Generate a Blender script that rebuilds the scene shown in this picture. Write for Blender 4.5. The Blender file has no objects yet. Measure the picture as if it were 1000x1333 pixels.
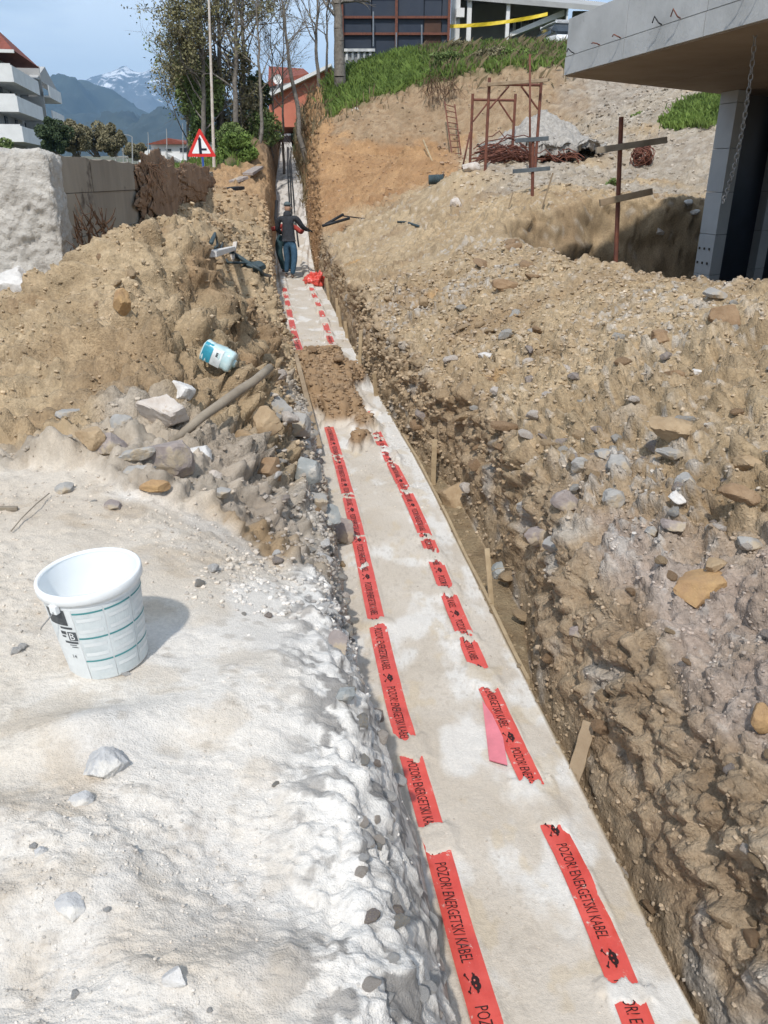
import bpy, math, random
import numpy as np
from mathutils import Vector, Matrix

# ------------------------------------------------------------------ camera, sky, sun, exposure
scn = bpy.context.scene
CZ = 2.35
PITCH = math.atan(431.5 / 1000.0)
cam_d = bpy.data.cameras.new('camera'); cam = bpy.data.objects.new('camera', cam_d)
scn.collection.objects.link(cam)
cam.location = (0, 0, CZ); cam.rotation_euler = (math.pi / 2 - PITCH, 0, 0)
cam_d.sensor_fit = 'HORIZONTAL'; cam_d.sensor_width = 36; cam_d.lens = 36.0
cam_d.clip_start = 0.05; cam_d.clip_end = 60000
scn.camera = cam
scn.render.resolution_x = 768; scn.render.resolution_y = 1024
scn.view_settings.view_transform = 'Standard'; scn.view_settings.look = 'None'
scn.view_settings.gamma = 1; scn.view_settings.exposure = 0.40
scn.view_settings.use_curve_mapping = False

SUN_EL = math.radians(51); SUN_AZ = math.radians(11)     # azimuth the light travels towards, right of +Y
w = bpy.data.worlds.new('World'); scn.world = w; w.use_nodes = True
nt = w.node_tree; nt.nodes.clear()
wo = nt.nodes.new('ShaderNodeOutputWorld'); bg = nt.nodes.new('ShaderNodeBackground')
sky = nt.nodes.new('ShaderNodeTexSky'); sky.sky_type = 'NISHITA'; sky.sun_disc = False
sky.sun_elevation = SUN_EL; sky.sun_rotation = math.pi + SUN_AZ
sky.altitude = 50; sky.air_density = 1.0; sky.dust_density = 1.2; sky.ozone_density = 1.0
tc = nt.nodes.new('ShaderNodeTexCoord'); mp = nt.nodes.new('ShaderNodeMapping')
mp.inputs['Scale'].default_value = (1.0, 1.0, 5.0)
nz = nt.nodes.new('ShaderNodeTexNoise'); nz.inputs['Scale'].default_value = 1.6; nz.inputs['Detail'].default_value = 8
nz.inputs['Roughness'].default_value = 0.55
rp = nt.nodes.new('ShaderNodeValToRGB')
rp.color_ramp.elements[0].position = 0.42; rp.color_ramp.elements[0].color = (0.16, 0.16, 0.16, 1)
rp.color_ramp.elements[1].position = 0.60; rp.color_ramp.elements[1].color = (0.80, 0.80, 0.80, 1)
mx = nt.nodes.new('ShaderNodeMix'); mx.data_type = 'RGBA'
mx.inputs['B'].default_value = (10.2, 11.4, 12.6, 1)
nt.links.new(tc.outputs['Generated'], mp.inputs['Vector']); nt.links.new(mp.outputs[0], nz.inputs['Vector'])
nt.links.new(nz.outputs['Fac'], rp.inputs['Fac']); nt.links.new(rp.outputs['Color'], mx.inputs['Factor'])
nt.links.new(sky.outputs[0], mx.inputs['A'])
nt.links.new(mx.outputs['Result'], bg.inputs['Color']); bg.inputs['Strength'].default_value = 0.098
nt.links.new(bg.outputs[0], wo.inputs[0])
sd = bpy.data.lights.new('sun', 'SUN'); sd.energy = 3.0; sd.angle = math.radians(2.0); sd.color = (1.0, 0.955, 0.89)
so = bpy.data.objects.new('sun', sd); scn.collection.objects.link(so)
ld = Vector((math.sin(SUN_AZ) * math.cos(SUN_EL), math.cos(SUN_AZ) * math.cos(SUN_EL), -math.sin(SUN_EL)))
so.rotation_euler = ld.to_track_quat('-Z', 'Y').to_euler()

# ------------------------------------------------------------------ pixel <-> place helpers (photograph pixels 1000 x 1333)
CP, SP = math.cos(PITCH), math.sin(PITCH)
def ray(px, py):
    v = 666.5 - py
    return (px - 500.0, 1000 * CP + SP * v, -1000 * SP + CP * v)
def at(px, py, Y):
    d = ray(px, py); t = Y / d[1]
    return np.array((d[0] * t, Y, CZ + d[2] * t))
def onz(px, py, z=0.0):
    d = ray(px, py); t = (z - CZ) / d[2]
    return np.array((d[0] * t, d[1] * t, z))
def project(P):
    dep = P[..., 1] * CP + (CZ - P[..., 2]) * SP
    up = P[..., 1] * SP - (CZ - P[..., 2]) * CP
    dd = np.maximum(dep, 1e-3)
    return 500 + 1000 * P[..., 0] / dd, 666.5 - 1000 * up / dd, dep

# ------------------------------------------------------------------ object helpers
COL = scn.collection
def props(o, label=None, cat=None, group=None, kind=None):
    if label: o['label'] = label
    if cat: o['category'] = cat
    if group: o['group'] = group
    if kind: o['kind'] = kind
    return o
def thing(name, loc, label, cat, group=None):
    o = bpy.data.objects.new(name, None); COL.objects.link(o)
    o.location = tuple(float(c) for c in loc); o.empty_display_size = 0.1
    return props(o, label, cat, group)
def wloc(o):
    l = Vector(o.location)
    while o.parent: o = o.parent; l = l + Vector(o.location)
    return l
class MB:
    def __init__(s): s.v = []; s.f = []; s.n = 0
    def add(s, v, f):
        v = np.asarray(v, float).reshape(-1, 3)
        s.v.append(v)
        n = s.n
        s.f.extend([tuple(int(i) + n for i in q) for q in f]); s.n += len(v); return s
    def box(s, c, size, rot=None):
        c = np.asarray(c, float); h = np.asarray(size, float) / 2
        v = np.array([(x, y, z) for x in (-1, 1) for y in (-1, 1) for z in (-1, 1)]) * h
        if rot is not None: v = v @ np.asarray(rot).T
        return s.add(v + c, [(0, 1, 3, 2), (4, 6, 7, 5), (0, 4, 5, 1), (2, 3, 7, 6), (0, 2, 6, 4), (1, 5, 7, 3)])
    def hexa(s, b, t):
        """b, t: four bottom and four top corners, counter-clockwise from above"""
        return s.add(list(b) + list(t), [(3, 2, 1, 0), (4, 5, 6, 7), (0, 1, 5, 4), (1, 2, 6, 5), (2, 3, 7, 6), (3, 0, 4, 7)])
    def tube(s, pts, r, n=8, cap=True, squash=None):
        pts = np.asarray(pts, float); k = len(pts)
        r = np.broadcast_to(np.asarray(r, float), (k,))
        tg = np.gradient(pts, axis=0); tg /= np.linalg.norm(tg, axis=1)[:, None] + 1e-9
        ref = np.array((0, 0, 1.0)) if abs(tg[0][2]) < 0.85 else np.array((1.0, 0, 0))
        a = np.cross(tg, ref); a /= np.linalg.norm(a, axis=1)[:, None] + 1e-9; b = np.cross(tg, a)
        th = np.arange(n) * 2 * math.pi / n
        q = squash or (1, 1)
        ring = pts[:, None, :] + r[:, None, None] * (np.cos(th)[None, :, None] * a[:, None, :] * q[0] + np.sin(th)[None, :, None] * b[:, None, :] * q[1])
        f = []
        for i in range(k - 1):
            for j in range(n):
                j2 = (j + 1) % n
                f.append((i * n + j, i * n + j2, (i + 1) * n + j2, (i + 1) * n + j))
        if cap: f.append(tuple(range(n))[::-1]); f.append(tuple((k - 1) * n + j for j in range(n)))
        return s.add(ring.reshape(-1, 3), f)
    def lathe(s, prof, c=(0, 0, 0), n=48, closed=False):
        prof = np.asarray(prof, float); k = len(prof); th = np.arange(n) * 2 * math.pi / n
        v = np.stack([prof[:, 0][:, None] * np.cos(th), prof[:, 0][:, None] * np.sin(th), np.repeat(prof[:, 1][:, None], n, 1)], -1)
        f = [(i * n + j, i * n + (j + 1) % n, (i + 1) * n + (j + 1) % n, (i + 1) * n + j) for i in range(k - 1) for j in range(n)]
        return s.add(v.reshape(-1, 3) + np.asarray(c, float), f)
    def prism(s, poly, a, b):
        """poly: list of 3D points; extruded by vector from a to b offsets"""
        poly = np.asarray(poly, float); n = len(poly)
        v = np.vstack([poly + np.asarray(a, float), poly + np.asarray(b, float)])
        return s.add(v, [tuple(range(n))[::-1], tuple(range(n, 2 * n))] + [(i, (i + 1) % n, n + (i + 1) % n, n + i) for i in range(n)])
    def arr(s): return np.vstack(s.v)
    def build(s, name, mat, parent=None, smooth=False, bevel=0):
        v = s.arr()
        if parent is not None: v = v - np.array(wloc(parent))
        me = bpy.data.meshes.new(name); me.from_pydata(v.tolist(), [], s.f); me.update()
        if mat: me.materials.append(mat)
        if smooth: me.shade_smooth()
        o = bpy.data.objects.new(name, me); COL.objects.link(o)
        if parent is not None: o.parent = parent
        if bevel:
            m = o.modifiers.new('bevel', 'BEVEL'); m.width = bevel; m.segments = 2; m.limit_method = 'ANGLE'
        return o
def fast_mesh(name, V, F, mat=None, smooth=True, cols=None):
    V = np.asarray(V, np.float32); F = np.asarray(F, np.int32); k = F.shape[1]
    me = bpy.data.meshes.new(name)
    me.vertices.add(len(V)); me.vertices.foreach_set('co', V.ravel())
    me.loops.add(F.size); me.loops.foreach_set('vertex_index', F.ravel())
    me.polygons.add(len(F)); me.polygons.foreach_set('loop_start', np.arange(0, F.size, k, dtype=np.int32))
    me.polygons.foreach_set('loop_total', np.full(len(F), k, np.int32))
    me.update(calc_edges=True)
    me.polygons.foreach_set('use_smooth', np.full(len(F), smooth, bool))
    if cols is not None:
        for nm, c in cols.items():
            if c.ndim == 2:
                a = me.color_attributes.new(nm, 'FLOAT_COLOR', 'POINT')
                c4 = np.ones((len(V), 4), np.float32); c4[:, :3] = c; a.data.foreach_set('color', c4.ravel())
            else:
                a = me.attributes.new(nm, 'FLOAT', 'POINT'); a.data.foreach_set('value', c.astype(np.float32))
    if mat: me.materials.append(mat)
    return me
def link(name, me, parent=None, loc=None):
    o = bpy.data.objects.new(name, me); COL.objects.link(o)
    if parent is not None: o.parent = parent
    if loc is not None: o.location = tuple(float(c) for c in loc)
    return o

# ------------------------------------------------------------------ noise in numpy
_rs = np.random.RandomState(7); PERM = np.concatenate([_rs.permutation(256)] * 3).astype(np.int32)
G3 = _rs.normal(size=(256, 3)).astype(np.float32); G3 /= np.linalg.norm(G3, axis=1)[:, None]
def pn(x, y, z=0.0, seed=0):
    x = np.asarray(x, np.float32); y = np.asarray(y, np.float32); z = np.asarray(z, np.float32) + np.float32(seed * 17.31)
    x, y, z = np.broadcast_arrays(x, y, z)
    xi = np.floor(x).astype(np.int32); yi = np.floor(y).astype(np.int32); zi = np.floor(z).astype(np.int32)
    xf = x - xi; yf = y - yi; zf = z - zi
    u = xf * xf * xf * (xf * (xf * 6 - 15) + 10); v = yf * yf * yf * (yf * (yf * 6 - 15) + 10); w_ = zf * zf * zf * (zf * (zf * 6 - 15) + 10)
    def g(i, j, k):
        h = PERM[(PERM[(PERM[(xi + i) & 255] + yi + j) & 255] + zi + k) & 255]
        return G3[h, 0] * (xf - i) + G3[h, 1] * (yf - j) + G3[h, 2] * (zf - k)
    l = lambda a, b, t: a + (b - a) * t
    return 1.6 * l(l(l(g(0, 0, 0), g(1, 0, 0), u), l(g(0, 1, 0), g(1, 1, 0), u), v), l(l(g(0, 0, 1), g(1, 0, 1), u), l(g(0, 1, 1), g(1, 1, 1), u), v), w_)
def fbm(x, y, z=0.0, oct=4, seed=0, gain=0.5, lac=2.03):
    s = 0; a = 1.0; f = 1.0
    for i in range(oct):
        s = s + a * pn(np.asarray(x) * f, np.asarray(y) * f, np.asarray(z) * f, seed + i * 3); a *= gain; f *= lac
    return s
def clods(x, y, cell, seed=0, dens=0.8):
    """rounded lumps on a jittered grid: height in units of the cell, and a random number per lump"""
    x = np.asarray(x) / cell; y = np.asarray(y) / cell
    xi = np.floor(x).astype(np.int64); yi = np.floor(y).astype(np.int64)
    best = np.zeros(x.shape, np.float32); bid = np.zeros(x.shape, np.float32)
    for dx in (-1, 0, 1):
        for dy in (-1, 0, 1):
            cx = xi + dx; cy = yi + dy
            h = (cx * 73856093) ^ (cy * 19349663) ^ (seed * 83492791 + 12345)
            h = (h ^ (h >> 13)) * 1274126177 & 0x7fffffff
            r1 = (h & 1023) / 1023.0; r2 = ((h >> 10) & 1023) / 1023.0; r3 = ((h >> 20) & 1023) / 1023.0
            px = cx + r1; py = cy + r2; rad = 0.22 + 0.5 * r3 * r3 + 0.1 * r1
            ax = 0.75 + 0.5 * r2
            d2 = (((x - px) * ax) ** 2 + ((y - py) / ax) ** 2) / rad ** 2
            hh = np.sqrt(np.maximum(0, 1 - d2)) * rad * 0.75
            hh = np.where(((h >> 5) & 255) / 255.0 < dens, hh, 0)
            m = hh > best; best = np.where(m, hh, best); bid = np.where(m, ((h >> 7) & 511) / 511.0, bid)
    return best, bid
def sm(a, b, x):
    t = np.clip((x - a) / (b - a), 0, 1); return t * t * (3 - 2 * t)
def lerp(a, b, t): return a + (b - a) * t

# ------------------------------------------------------------------ materials
def mat_nodes(name):
    m = bpy.data.materials.new(name); m.use_nodes = True
    n = m.node_tree; b = n.nodes['Principled BSDF']; return m, n, b
def new(n, t, **kw):
    o = n.nodes.new(t)
    for k, v in kw.items():
        if k in o.inputs: o.inputs[k].default_value = v
        else: setattr(o, k, v)
    return o
def mat(name, col, rough=0.8, var=0.15, scale=6.0, bump=0.0, bscale=40.0, metal=0.0, col2=None, spots=None, spec=0.3, detail=8, trans=0.0, streak=None):
    m, n, b = mat_nodes(name); L = n.links.new
    tc = new(n, 'ShaderNodeTexCoord'); mp = new(n, 'ShaderNodeMapping')
    if streak: mp.inputs['Scale'].default_value = streak
    L(tc.outputs['Object'], mp.inputs[0])
    nz = new(n, 'ShaderNodeTexNoise', Scale=scale, Detail=detail, Roughness=0.62); L(mp.outputs[0], nz.inputs['Vector'])
    r = new(n, 'ShaderNodeValToRGB')
    c = np.array(col[:3]); c2 = np.array(col2[:3]) if col2 is not None else c * (1 - 2 * var)
    r.color_ramp.elements[0].position = 0.33; r.color_ramp.elements[1].position = 0.67
    r.color_ramp.elements[0].color = (*np.clip(c2, 0, 1), 1); r.color_ramp.elements[1].color = (*np.clip(c * (1 + (0 if col2 is not None else var * .5)), 0, 1), 1)
    L(nz.outputs['Fac'], r.inputs[0]); src = r.outputs[0]
    if spots:
        n2 = new(n, 'ShaderNodeTexNoise', Scale=spots[1], Detail=6, Roughness=0.7); L(tc.outputs['Object'], n2.inputs['Vector'])
        r2 = new(n, 'ShaderNodeValToRGB'); r2.color_ramp.elements[0].position = spots[2]; r2.color_ramp.elements[1].position = min(1, spots[2] + 0.08)
        L(n2.outputs['Fac'], r2.inputs[0])
        mx = new(n, 'ShaderNodeMix', data_type='RGBA'); mx.inputs['B'].default_value = (*spots[0], 1)
        L(r2.outputs[0], mx.inputs['Factor']); L(src, mx.inputs['A']); src = mx.outputs['Result']
    L(src, b.inputs['Base Color'])
    b.inputs['Roughness'].default_value = rough; b.inputs['Metallic'].default_value = metal
    b.inputs['Specular IOR Level'].default_value = spec
    if trans: b.inputs['Transmission Weight'].default_value = trans
    if bump:
        nb = new(n, 'ShaderNodeTexNoise', Scale=bscale, Detail=8, Roughness=0.65); L(mp.outputs[0], nb.inputs['Vector'])
        bp = new(n, 'ShaderNodeBump', Strength=1.0, Distance=bump); L(nb.outputs['Fac'], bp.inputs['Height']); L(bp.outputs[0], b.inputs['Normal'])
    return m
def soil_mat(name, bump=0.006, s1=45, s2=260, cvar=0.22, rough=0.95, grit=True):
    m, n, b = mat_nodes(name); L = n.links.new
    at_ = new(n, 'ShaderNodeAttribute'); at_.attribute_name = 'Col'
    rg = new(n, 'ShaderNodeAttribute'); rg.attribute_name = 'wet'
    tc = new(n, 'ShaderNodeTexCoord')
    a = new(n, 'ShaderNodeTexNoise', Scale=s1, Detail=9, Roughness=0.68); L(tc.outputs['Object'], a.inputs['Vector'])
    mr = new(n, 'ShaderNodeMapRange'); mr.inputs['From Min'].default_value = 0.3; mr.inputs['From Max'].default_value = 0.7
    mr.inputs['To Min'].default_value = 1 - cvar; mr.inputs['To Max'].default_value = 1 + cvar
    L(a.outputs['Fac'], mr.inputs['Value'])
    vm = new(n, 'ShaderNodeVectorMath', operation='SCALE'); L(at_.outputs['Color'], vm.inputs[0]); L(mr.outputs[0], vm.inputs['Scale'])
    L(vm.outputs[0], b.inputs['Base Color'])
    vo = new(n, 'ShaderNodeTexVoronoi', Scale=s2 * 0.45); L(tc.outputs['Object'], vo.inputs['Vector'])
    f = new(n, 'ShaderNodeTexNoise', Scale=s2, Detail=4, Roughness=0.6); L(tc.outputs['Object'], f.inputs['Vector'])
    ad = new(n, 'ShaderNodeMath', operation='ADD'); L(a.outputs['Fac'], ad.inputs[0])
    mu = new(n, 'ShaderNodeMath', operation='MULTIPLY'); mu.inputs[1].default_value = 0.35; L(f.outputs['Fac'], mu.inputs[0]); L(mu.outputs[0], ad.inputs[1])
    mv = new(n, 'ShaderNodeMath', operation='MULTIPLY'); mv.inputs[1].default_value = -0.35 if grit else 0; L(vo.outputs['Distance'], mv.inputs[0])
    ad2 = new(n, 'ShaderNodeMath', operation='ADD'); L(ad.outputs[0], ad2.inputs[0]); L(mv.outputs[0], ad2.inputs[1])
    bp = new(n, 'ShaderNodeBump', Strength=1.0, Distance=bump); L(ad2.outputs[0], bp.inputs['Height']); L(bp.outputs[0], b.inputs['Normal'])
    mw = new(n, 'ShaderNodeMapRange'); mw.inputs['To Min'].default_value = rough; mw.inputs['To Max'].default_value = 0.35
    L(rg.outputs['Fac'], mw.inputs['Value']); L(mw.outputs[0], b.inputs['Roughness'])
    b.inputs['Specular IOR Level'].default_value = 0.25
    return m

# ------------------------------------------------------------------ the trench line, read off the photograph and laid on the ground
BEDZ_Y = [-5, 0, 22, 25, 28, 32, 38, 44, 60]; BEDZ = [0, 0, 0, .45, 1.02, 2.2, 3.0, 3.75, 5.4]
def bedz(Y): return np.interp(Y, BEDZ_Y, BEDZ)
def curve(pix, far=()):
    p = np.array([onz(a, b)[:2] for a, b in pix] + [at(a, 300, Y)[:2] * 0 + np.array((at(a, b, Y)[0], Y)) for a, b, Y in far])
    p = p[np.argsort(p[:, 1])]
    y0, y1 = p[0, 1], p[-1, 1]; k = (p[2, 0] - p[0, 0]) / (p[2, 1] - p[0, 1])
    ys = np.linspace(-6, 70, 4000)
    xs = np.interp(ys, p[:, 1], p[:, 0]); xs = np.where(ys < y0, p[0, 0] + k * (ys - y0), xs)
    o = xs.copy()
    for i in range(3):                                   # smooth with a width growing with distance
        c = np.concatenate([[0], np.cumsum(o)]); n = len(o); idx = np.arange(n)
        hw = np.clip((0.10 * np.abs(ys) / (ys[1] - ys[0])).astype(int), 2, 60)
        a = np.clip(idx - hw, 0, n - 1); b_ = np.clip(idx + hw, 0, n - 1); h = np.minimum(idx - a, b_ - idx); a = idx - h; b_ = idx + h
        o = (c[b_ + 1] - c[a]) / (b_ + 1 - a)
    return lambda Y: np.interp(Y, ys, o)
XR = curve([(807, 1275), (781, 1208), (752, 1133), (716, 1078), (690, 1018), (640, 908), (614, 850), (592, 800), (574, 750), (560, 712), (543, 670), (518, 620), (492, 570), (478, 540), (456, 500), (445, 485), (433, 455), (425, 430), (418, 405), (408, 385), (402, 368)], [(395, 340, 24)])
XL = curve([(632, 1325), (601, 1233), (577, 1133), (556, 1058), (539, 998), (520, 945), (497, 840), (485, 790), (476, 740), (466, 700), (455, 650), (443, 610), (430, 560), (408, 500), (388, 455), (381, 430), (375, 400), (370, 375)], [(364, 340, 24)])
XB = curve([(915, 1333), (850, 1228), (820, 1143), (760, 1033), (715, 943), (665, 848), (625, 765), (590, 695), (555, 620), (520, 560), (490, 510), (460, 455), (434, 400), (415, 365)], [(404, 330, 25), (400, 290, 28), (394, 240, 32), (388, 215, 38), (381, 197, 44), (378, 170, 60)])
XF_ = curve([(590, 1333), (577, 1250), (562, 1180), (536, 1080), (513, 1000), (492, 930), (478, 850), (468, 790), (461, 740), (451, 700), (441, 650), (430, 610), (418, 560), (396, 500), (374, 455), (366, 430), (360, 400), (356, 370)], [(358, 340, 25), (362, 290, 28), (358, 240, 32), (362, 215, 38), (364, 197, 44), (366, 170, 60)])
def XF(Y): return XF_(Y) - .085 * sm(2.3, 3.2, Y) * (1 - sm(8, 10, Y))

# ------------------------------------------------------------------ ground heights: smooth surfaces through surveyed points
def tps(P):
    P = np.array(P, float); n = len(P)
    def sc(x, y): return x, y
    d = np.hypot(P[:, 0][:, None] - P[:, 0], P[:, 1][:, None] - P[:, 1])
    K = d + np.eye(n) * 0.03                              # linear kernel: no overshoot
    A = np.zeros((n + 1, n + 1)); A[:n, :n] = -K; A[:n, n] = 1; A[n, :n] = 1
    wgt = np.linalg.solve(A, np.concatenate([P[:, 2], [0]]))
    def f(X, Y):
        X = np.asarray(X, float); out = np.full(X.shape, wgt[n])
        for i in range(n): out -= wgt[i] * np.sqrt((X - P[i, 0]) ** 2 + (Y - P[i, 1]) ** 2 + 0.04)
        return out
    return f
L_ = [(-.2, -1, .85), (-2, -1, .9), (-6, -1, 1), (-.3, .3, .86), (-1, .5, .9), (-2, .5, .95), (-3, 1, 1.0), (-1, 1.2, .92), (-.1, 1.0, .86), (-.2, 1.6, .87), (-.3, 2.1, .88), (-.9, 2.0, .93),
      (-2.2, 2.2, 1.0), (-.45, 2.9, .80), (-1.2, 3.0, .95), (-2.5, 3.2, 1.0), (-.36, 3.3, .58), (-.48, 4, .42), (-.62, 5, .34), (-.82, 6, .34), (-.95, 7, .45), (-.8, 4, .72), (-1.1, 5.2, .75), (-1.6, 7, .8), (-1.2, 3.8, .96), (-1.9, 3.8, .97), (-3, 3.7, .98), (-5, 3, 1.0), (-5, 5.5, 1.2), (-8, 5, 1.2),
      at(300, 560, 4.6), at(200, 500, 4.9), at(100, 520, 4.8), at(30, 560, 4.6), at(20, 480, 5.4), at(130, 430, 5.8), at(200, 400, 5.9), at(290, 440, 5.9), at(345, 520, 5.6),
      *[(XF(Y) - a, Y, z) for Y, z0 in [(7.5, .36), (8.5, .38), (10, .42), (11.5, .48), (13, .56), (15, .66), (17, .78), (19, .95)] for a, z in ((.25, z0), (.6, z0 + .22))], at(300, 380, 7.5), at(255, 318, 7.2), at(180, 297, 7), at(135, 312, 7), at(90, 365, 7.0), at(40, 440, 6.2), at(60, 390, 7.5), at(-60, 430, 6.5),
      (-2, 9, 1.5), (-2.8, 9, 1.55), at(320, 350, 12), at(280, 300, 13), at(330, 290, 18), at(335, 325, 16), at(260, 270, 16), at(300, 250, 20), at(335, 240, 24), at(350, 300, 19), at(352, 270, 23),
      (-3.5, 10, 1.6), (-4.2, 15, 1.8), (-4.6, 22, 2.1), (-5.5, 10, 1.7), (-8, 15, 1.8), (-10, 25, 2.1), (-7, 30, 2.5), (-20, 30, 2.2), (-20, 50, 2.4), (-10, 50, 2.8),
      at(300, 205, 28), at(330, 175, 30), at(340, 160, 33), at(352, 240, 28), at(353, 218, 31), at(355, 190, 34), at(356, 168, 38), at(270, 232, 26), at(240, 234, 30), at(285, 228, 27), at(290, 228, 33), at(270, 230, 40), at(200, 236, 35), at(150, 236, 30), at(345, 150, 44), at(310, 190, 44), (-5, 60, 5.5), (-12, 60, 2.6), (-30, 15, 1.5), (-30, 60, 2.6)]
ZLs = tps(L_)
R_ = [(XB(Y) + .3 + .01 * Y, Y, z) for Y, z in [(-1, .5), (.8, .48), (1.5, .5), (2.5, .55), (3.5, .58), (5, .60), (7, .62), (10, .6), (14, .7), (18, .85), (21, 1.0)]]
R_ += [(2.0, 1.0, 1.1), (4, 0, 1.4), (1.6, 2, .93), (1.87, 3.5, 1.04), (2.6, 3.5, 1.32), (4, 3, 1.5), (1.5, 5, 1.0), (2.6, 5, 1.38), (4, 5.5, 1.52), at(860, 384, 6.7), at(1000, 380, 6.7), (5, 7, 1.45), (2.7, 8, 1.35), (3.6, 7.8, 1.3),
       at(780, 360, 8.6), (1.5, 7, 1.05), (1.3, 10, 1.22), at(680, 305, 12.7), at(590, 295, 15.5), (.5, 12, 1.1), (0, 14, 1.0), (.2, 18, 1.3), (1.5, 17, 1.85), (8, 7, 1.45), (14, 5, 1.6), (14, 12, 1.9),
       (3, 15.2, 2.1), (4.5, 15.6, 2.05), (6, 16.2, 2.0), (2.2, 15.5, 2.0), (8, 17, 2.1), (5, 8.5, 1.2), (7, 8.5, 1.2), (6, 12, 1.7), (9, 12, 1.8), (4, 11, 1.7),
       at(600, 222, 18.5), at(700, 222, 18.5), at(650, 215, 20), at(740, 215, 20), at(800, 235, 19), (8, 20, 3.2), (.5, 20.5, 1.85), (-.5, 22, 1.75), (1.5, 23, 2.6), (4, 24, 2.9), at(870, 200, 20), at(900, 150, 22), at(870, 165, 22), at(930, 120, 23),
       at(860, 130, 26), at(800, 165, 26), (11, 24, 4.9), (14, 18, 3.5), (11, 15, 2.5), at(540, 188, 24.5), at(500, 255, 22.5), at(450, 275, 22.5), at(590, 238, 22.5), at(420, 240, 25.5), at(430, 200, 26.5), at(520, 215, 25), at(480, 230, 25), at(600, 215, 26),
       (-2.2, 25.5, 2.2), at(405, 290, 23.2), at(700, 205, 26), (25, 10, 2.2), (25, 25, 4.5)]
ZRs = tps(R_)
H_ = [at(402, 172, 31), at(430, 150, 30.5), at(480, 128, 30), at(540, 108, 30), at(600, 92, 30), at(680, 86, 30), at(735, 86, 30), at(800, 90, 30), at(880, 90, 31), at(420, 112, 34), at(440, 97, 35), at(520, 70, 36), at(590, 70, 35), at(735, 62, 35),
      at(900, 60, 36), (-1.5, 45, 8.0), (5, 45, 8.3), (15, 45, 8.4), (-1, 60, 8.3), (15, 60, 8.5), at(396, 172, 36), (-3, 45, 5.6), (-3, 60, 6.8), (25, 35, 8), (25, 60, 8.5), (-2.0, 26, 4.0), (2, 26, 5.2), (6, 26, 5.4), (15, 24, 6)]
ZHs = tps(H_)

# grid: stations along the trench, columns across it
def py_to_Y(py):
    v = 666.5 - py; return (CZ - 0.75) * (1000 * CP + SP * v) / (1000 * SP - CP * v)
near = py_to_Y(np.linspace(1540, 345, 560)); near = np.concatenate([near[near < 5.4], np.linspace(5.4, 8.3, 140), np.linspace(8.3, 12.5, 105)[1:]])
rows = np.concatenate([[-30, -15, -6, -2.5, -1, -.2, .2, near[0] - .15], near, np.linspace(near[-1], 13.7, 16)[1:], np.linspace(13.7, 15.9, 95)[1:], np.linspace(15.9, 24, 95)[1:], np.linspace(24, 31.5, 150)[1:], np.linspace(31.5, 40, 60)[1:], [41, 42.5, 44, 46, 48, 51, 54, 57, 60]])
NR = len(rows)
nLo, nLt, nLw, nB, nG, nW, nRt, nRo = 7, 236, 40, 112, 14, 52, 300, 7
q = lambda n: (np.arange(n) + 1) / n
Yr = rows[:, None]
zb = bedz(Yr); xf = XF(Yr); xb = XB(Yr)
wL = np.interp(Yr, [0, 2.4, 3.3, 8, 20, 30], [.34, .30, .17, .16, .15, .3])
gw = np.interp(Yr, [0, 3.4, 4.2, 6.3, 7.2, 9, 20, 60], [.05, .09, .27, .27, .12, .08, .05, .08])
gz = np.interp(Yr, [0, 3.4, 4.2, 6.3, 7.2, 60], [-.14, -.15, -.16, -.16, -.15, -.1])
wW = np.interp(Yr, [0, 3, 6, 10, 20, 30], [.20, .17, .12, .13, .14, .5]) * (1 + .25 * pn(Yr * .8, 3.3))
extL = -(0.62 * np.abs(Yr) + 2.4); extR = (0.62 * np.abs(Yr) + 3.0)
xl0 = xf - wL; xr0 = xb + gw + wW
cLt = xl0 - (xl0 - extL) * q(nLt)[None, :] ** 1.12
cLo = extL - (q(nLo)[None, :] ** 2) * (70 + 0 * Yr)
cLw = xf - wL * ((np.arange(nLw)) / nLw)[None, :]
cB = xf + (xb - xf) * ((np.arange(nB) + 1) / (nB + 1))[None, :]
cG = xb + gw * ((np.arange(nG)) / nG)[None, :]
cW = xb + gw + wW * (np.arange(nW) / nW)[None, :]
cRt = xr0 + (extR - xr0) * ((np.arange(nRt)) / (nRt - 1))[None, :] ** 1.12
cRo = extR + (q(nRo)[None, :] ** 2) * (70 + 0 * Yr)
Xg = np.concatenate([cLo[:, ::-1], cLt[:, ::-1], (xl0 + 0 * Yr), cLw[:, ::-1], cB, cG, cW, cRt, cRo], 1)
NC = Xg.shape[1]; Yg = np.repeat(Yr, NC, 1)
iL = nLo + nLt + 1 + nLw; iB = iL + nB; iG = iB + nG; iW = iG + nW
colid = np.arange(NC)[None, :] + 0 * Yr.astype(int)
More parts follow.
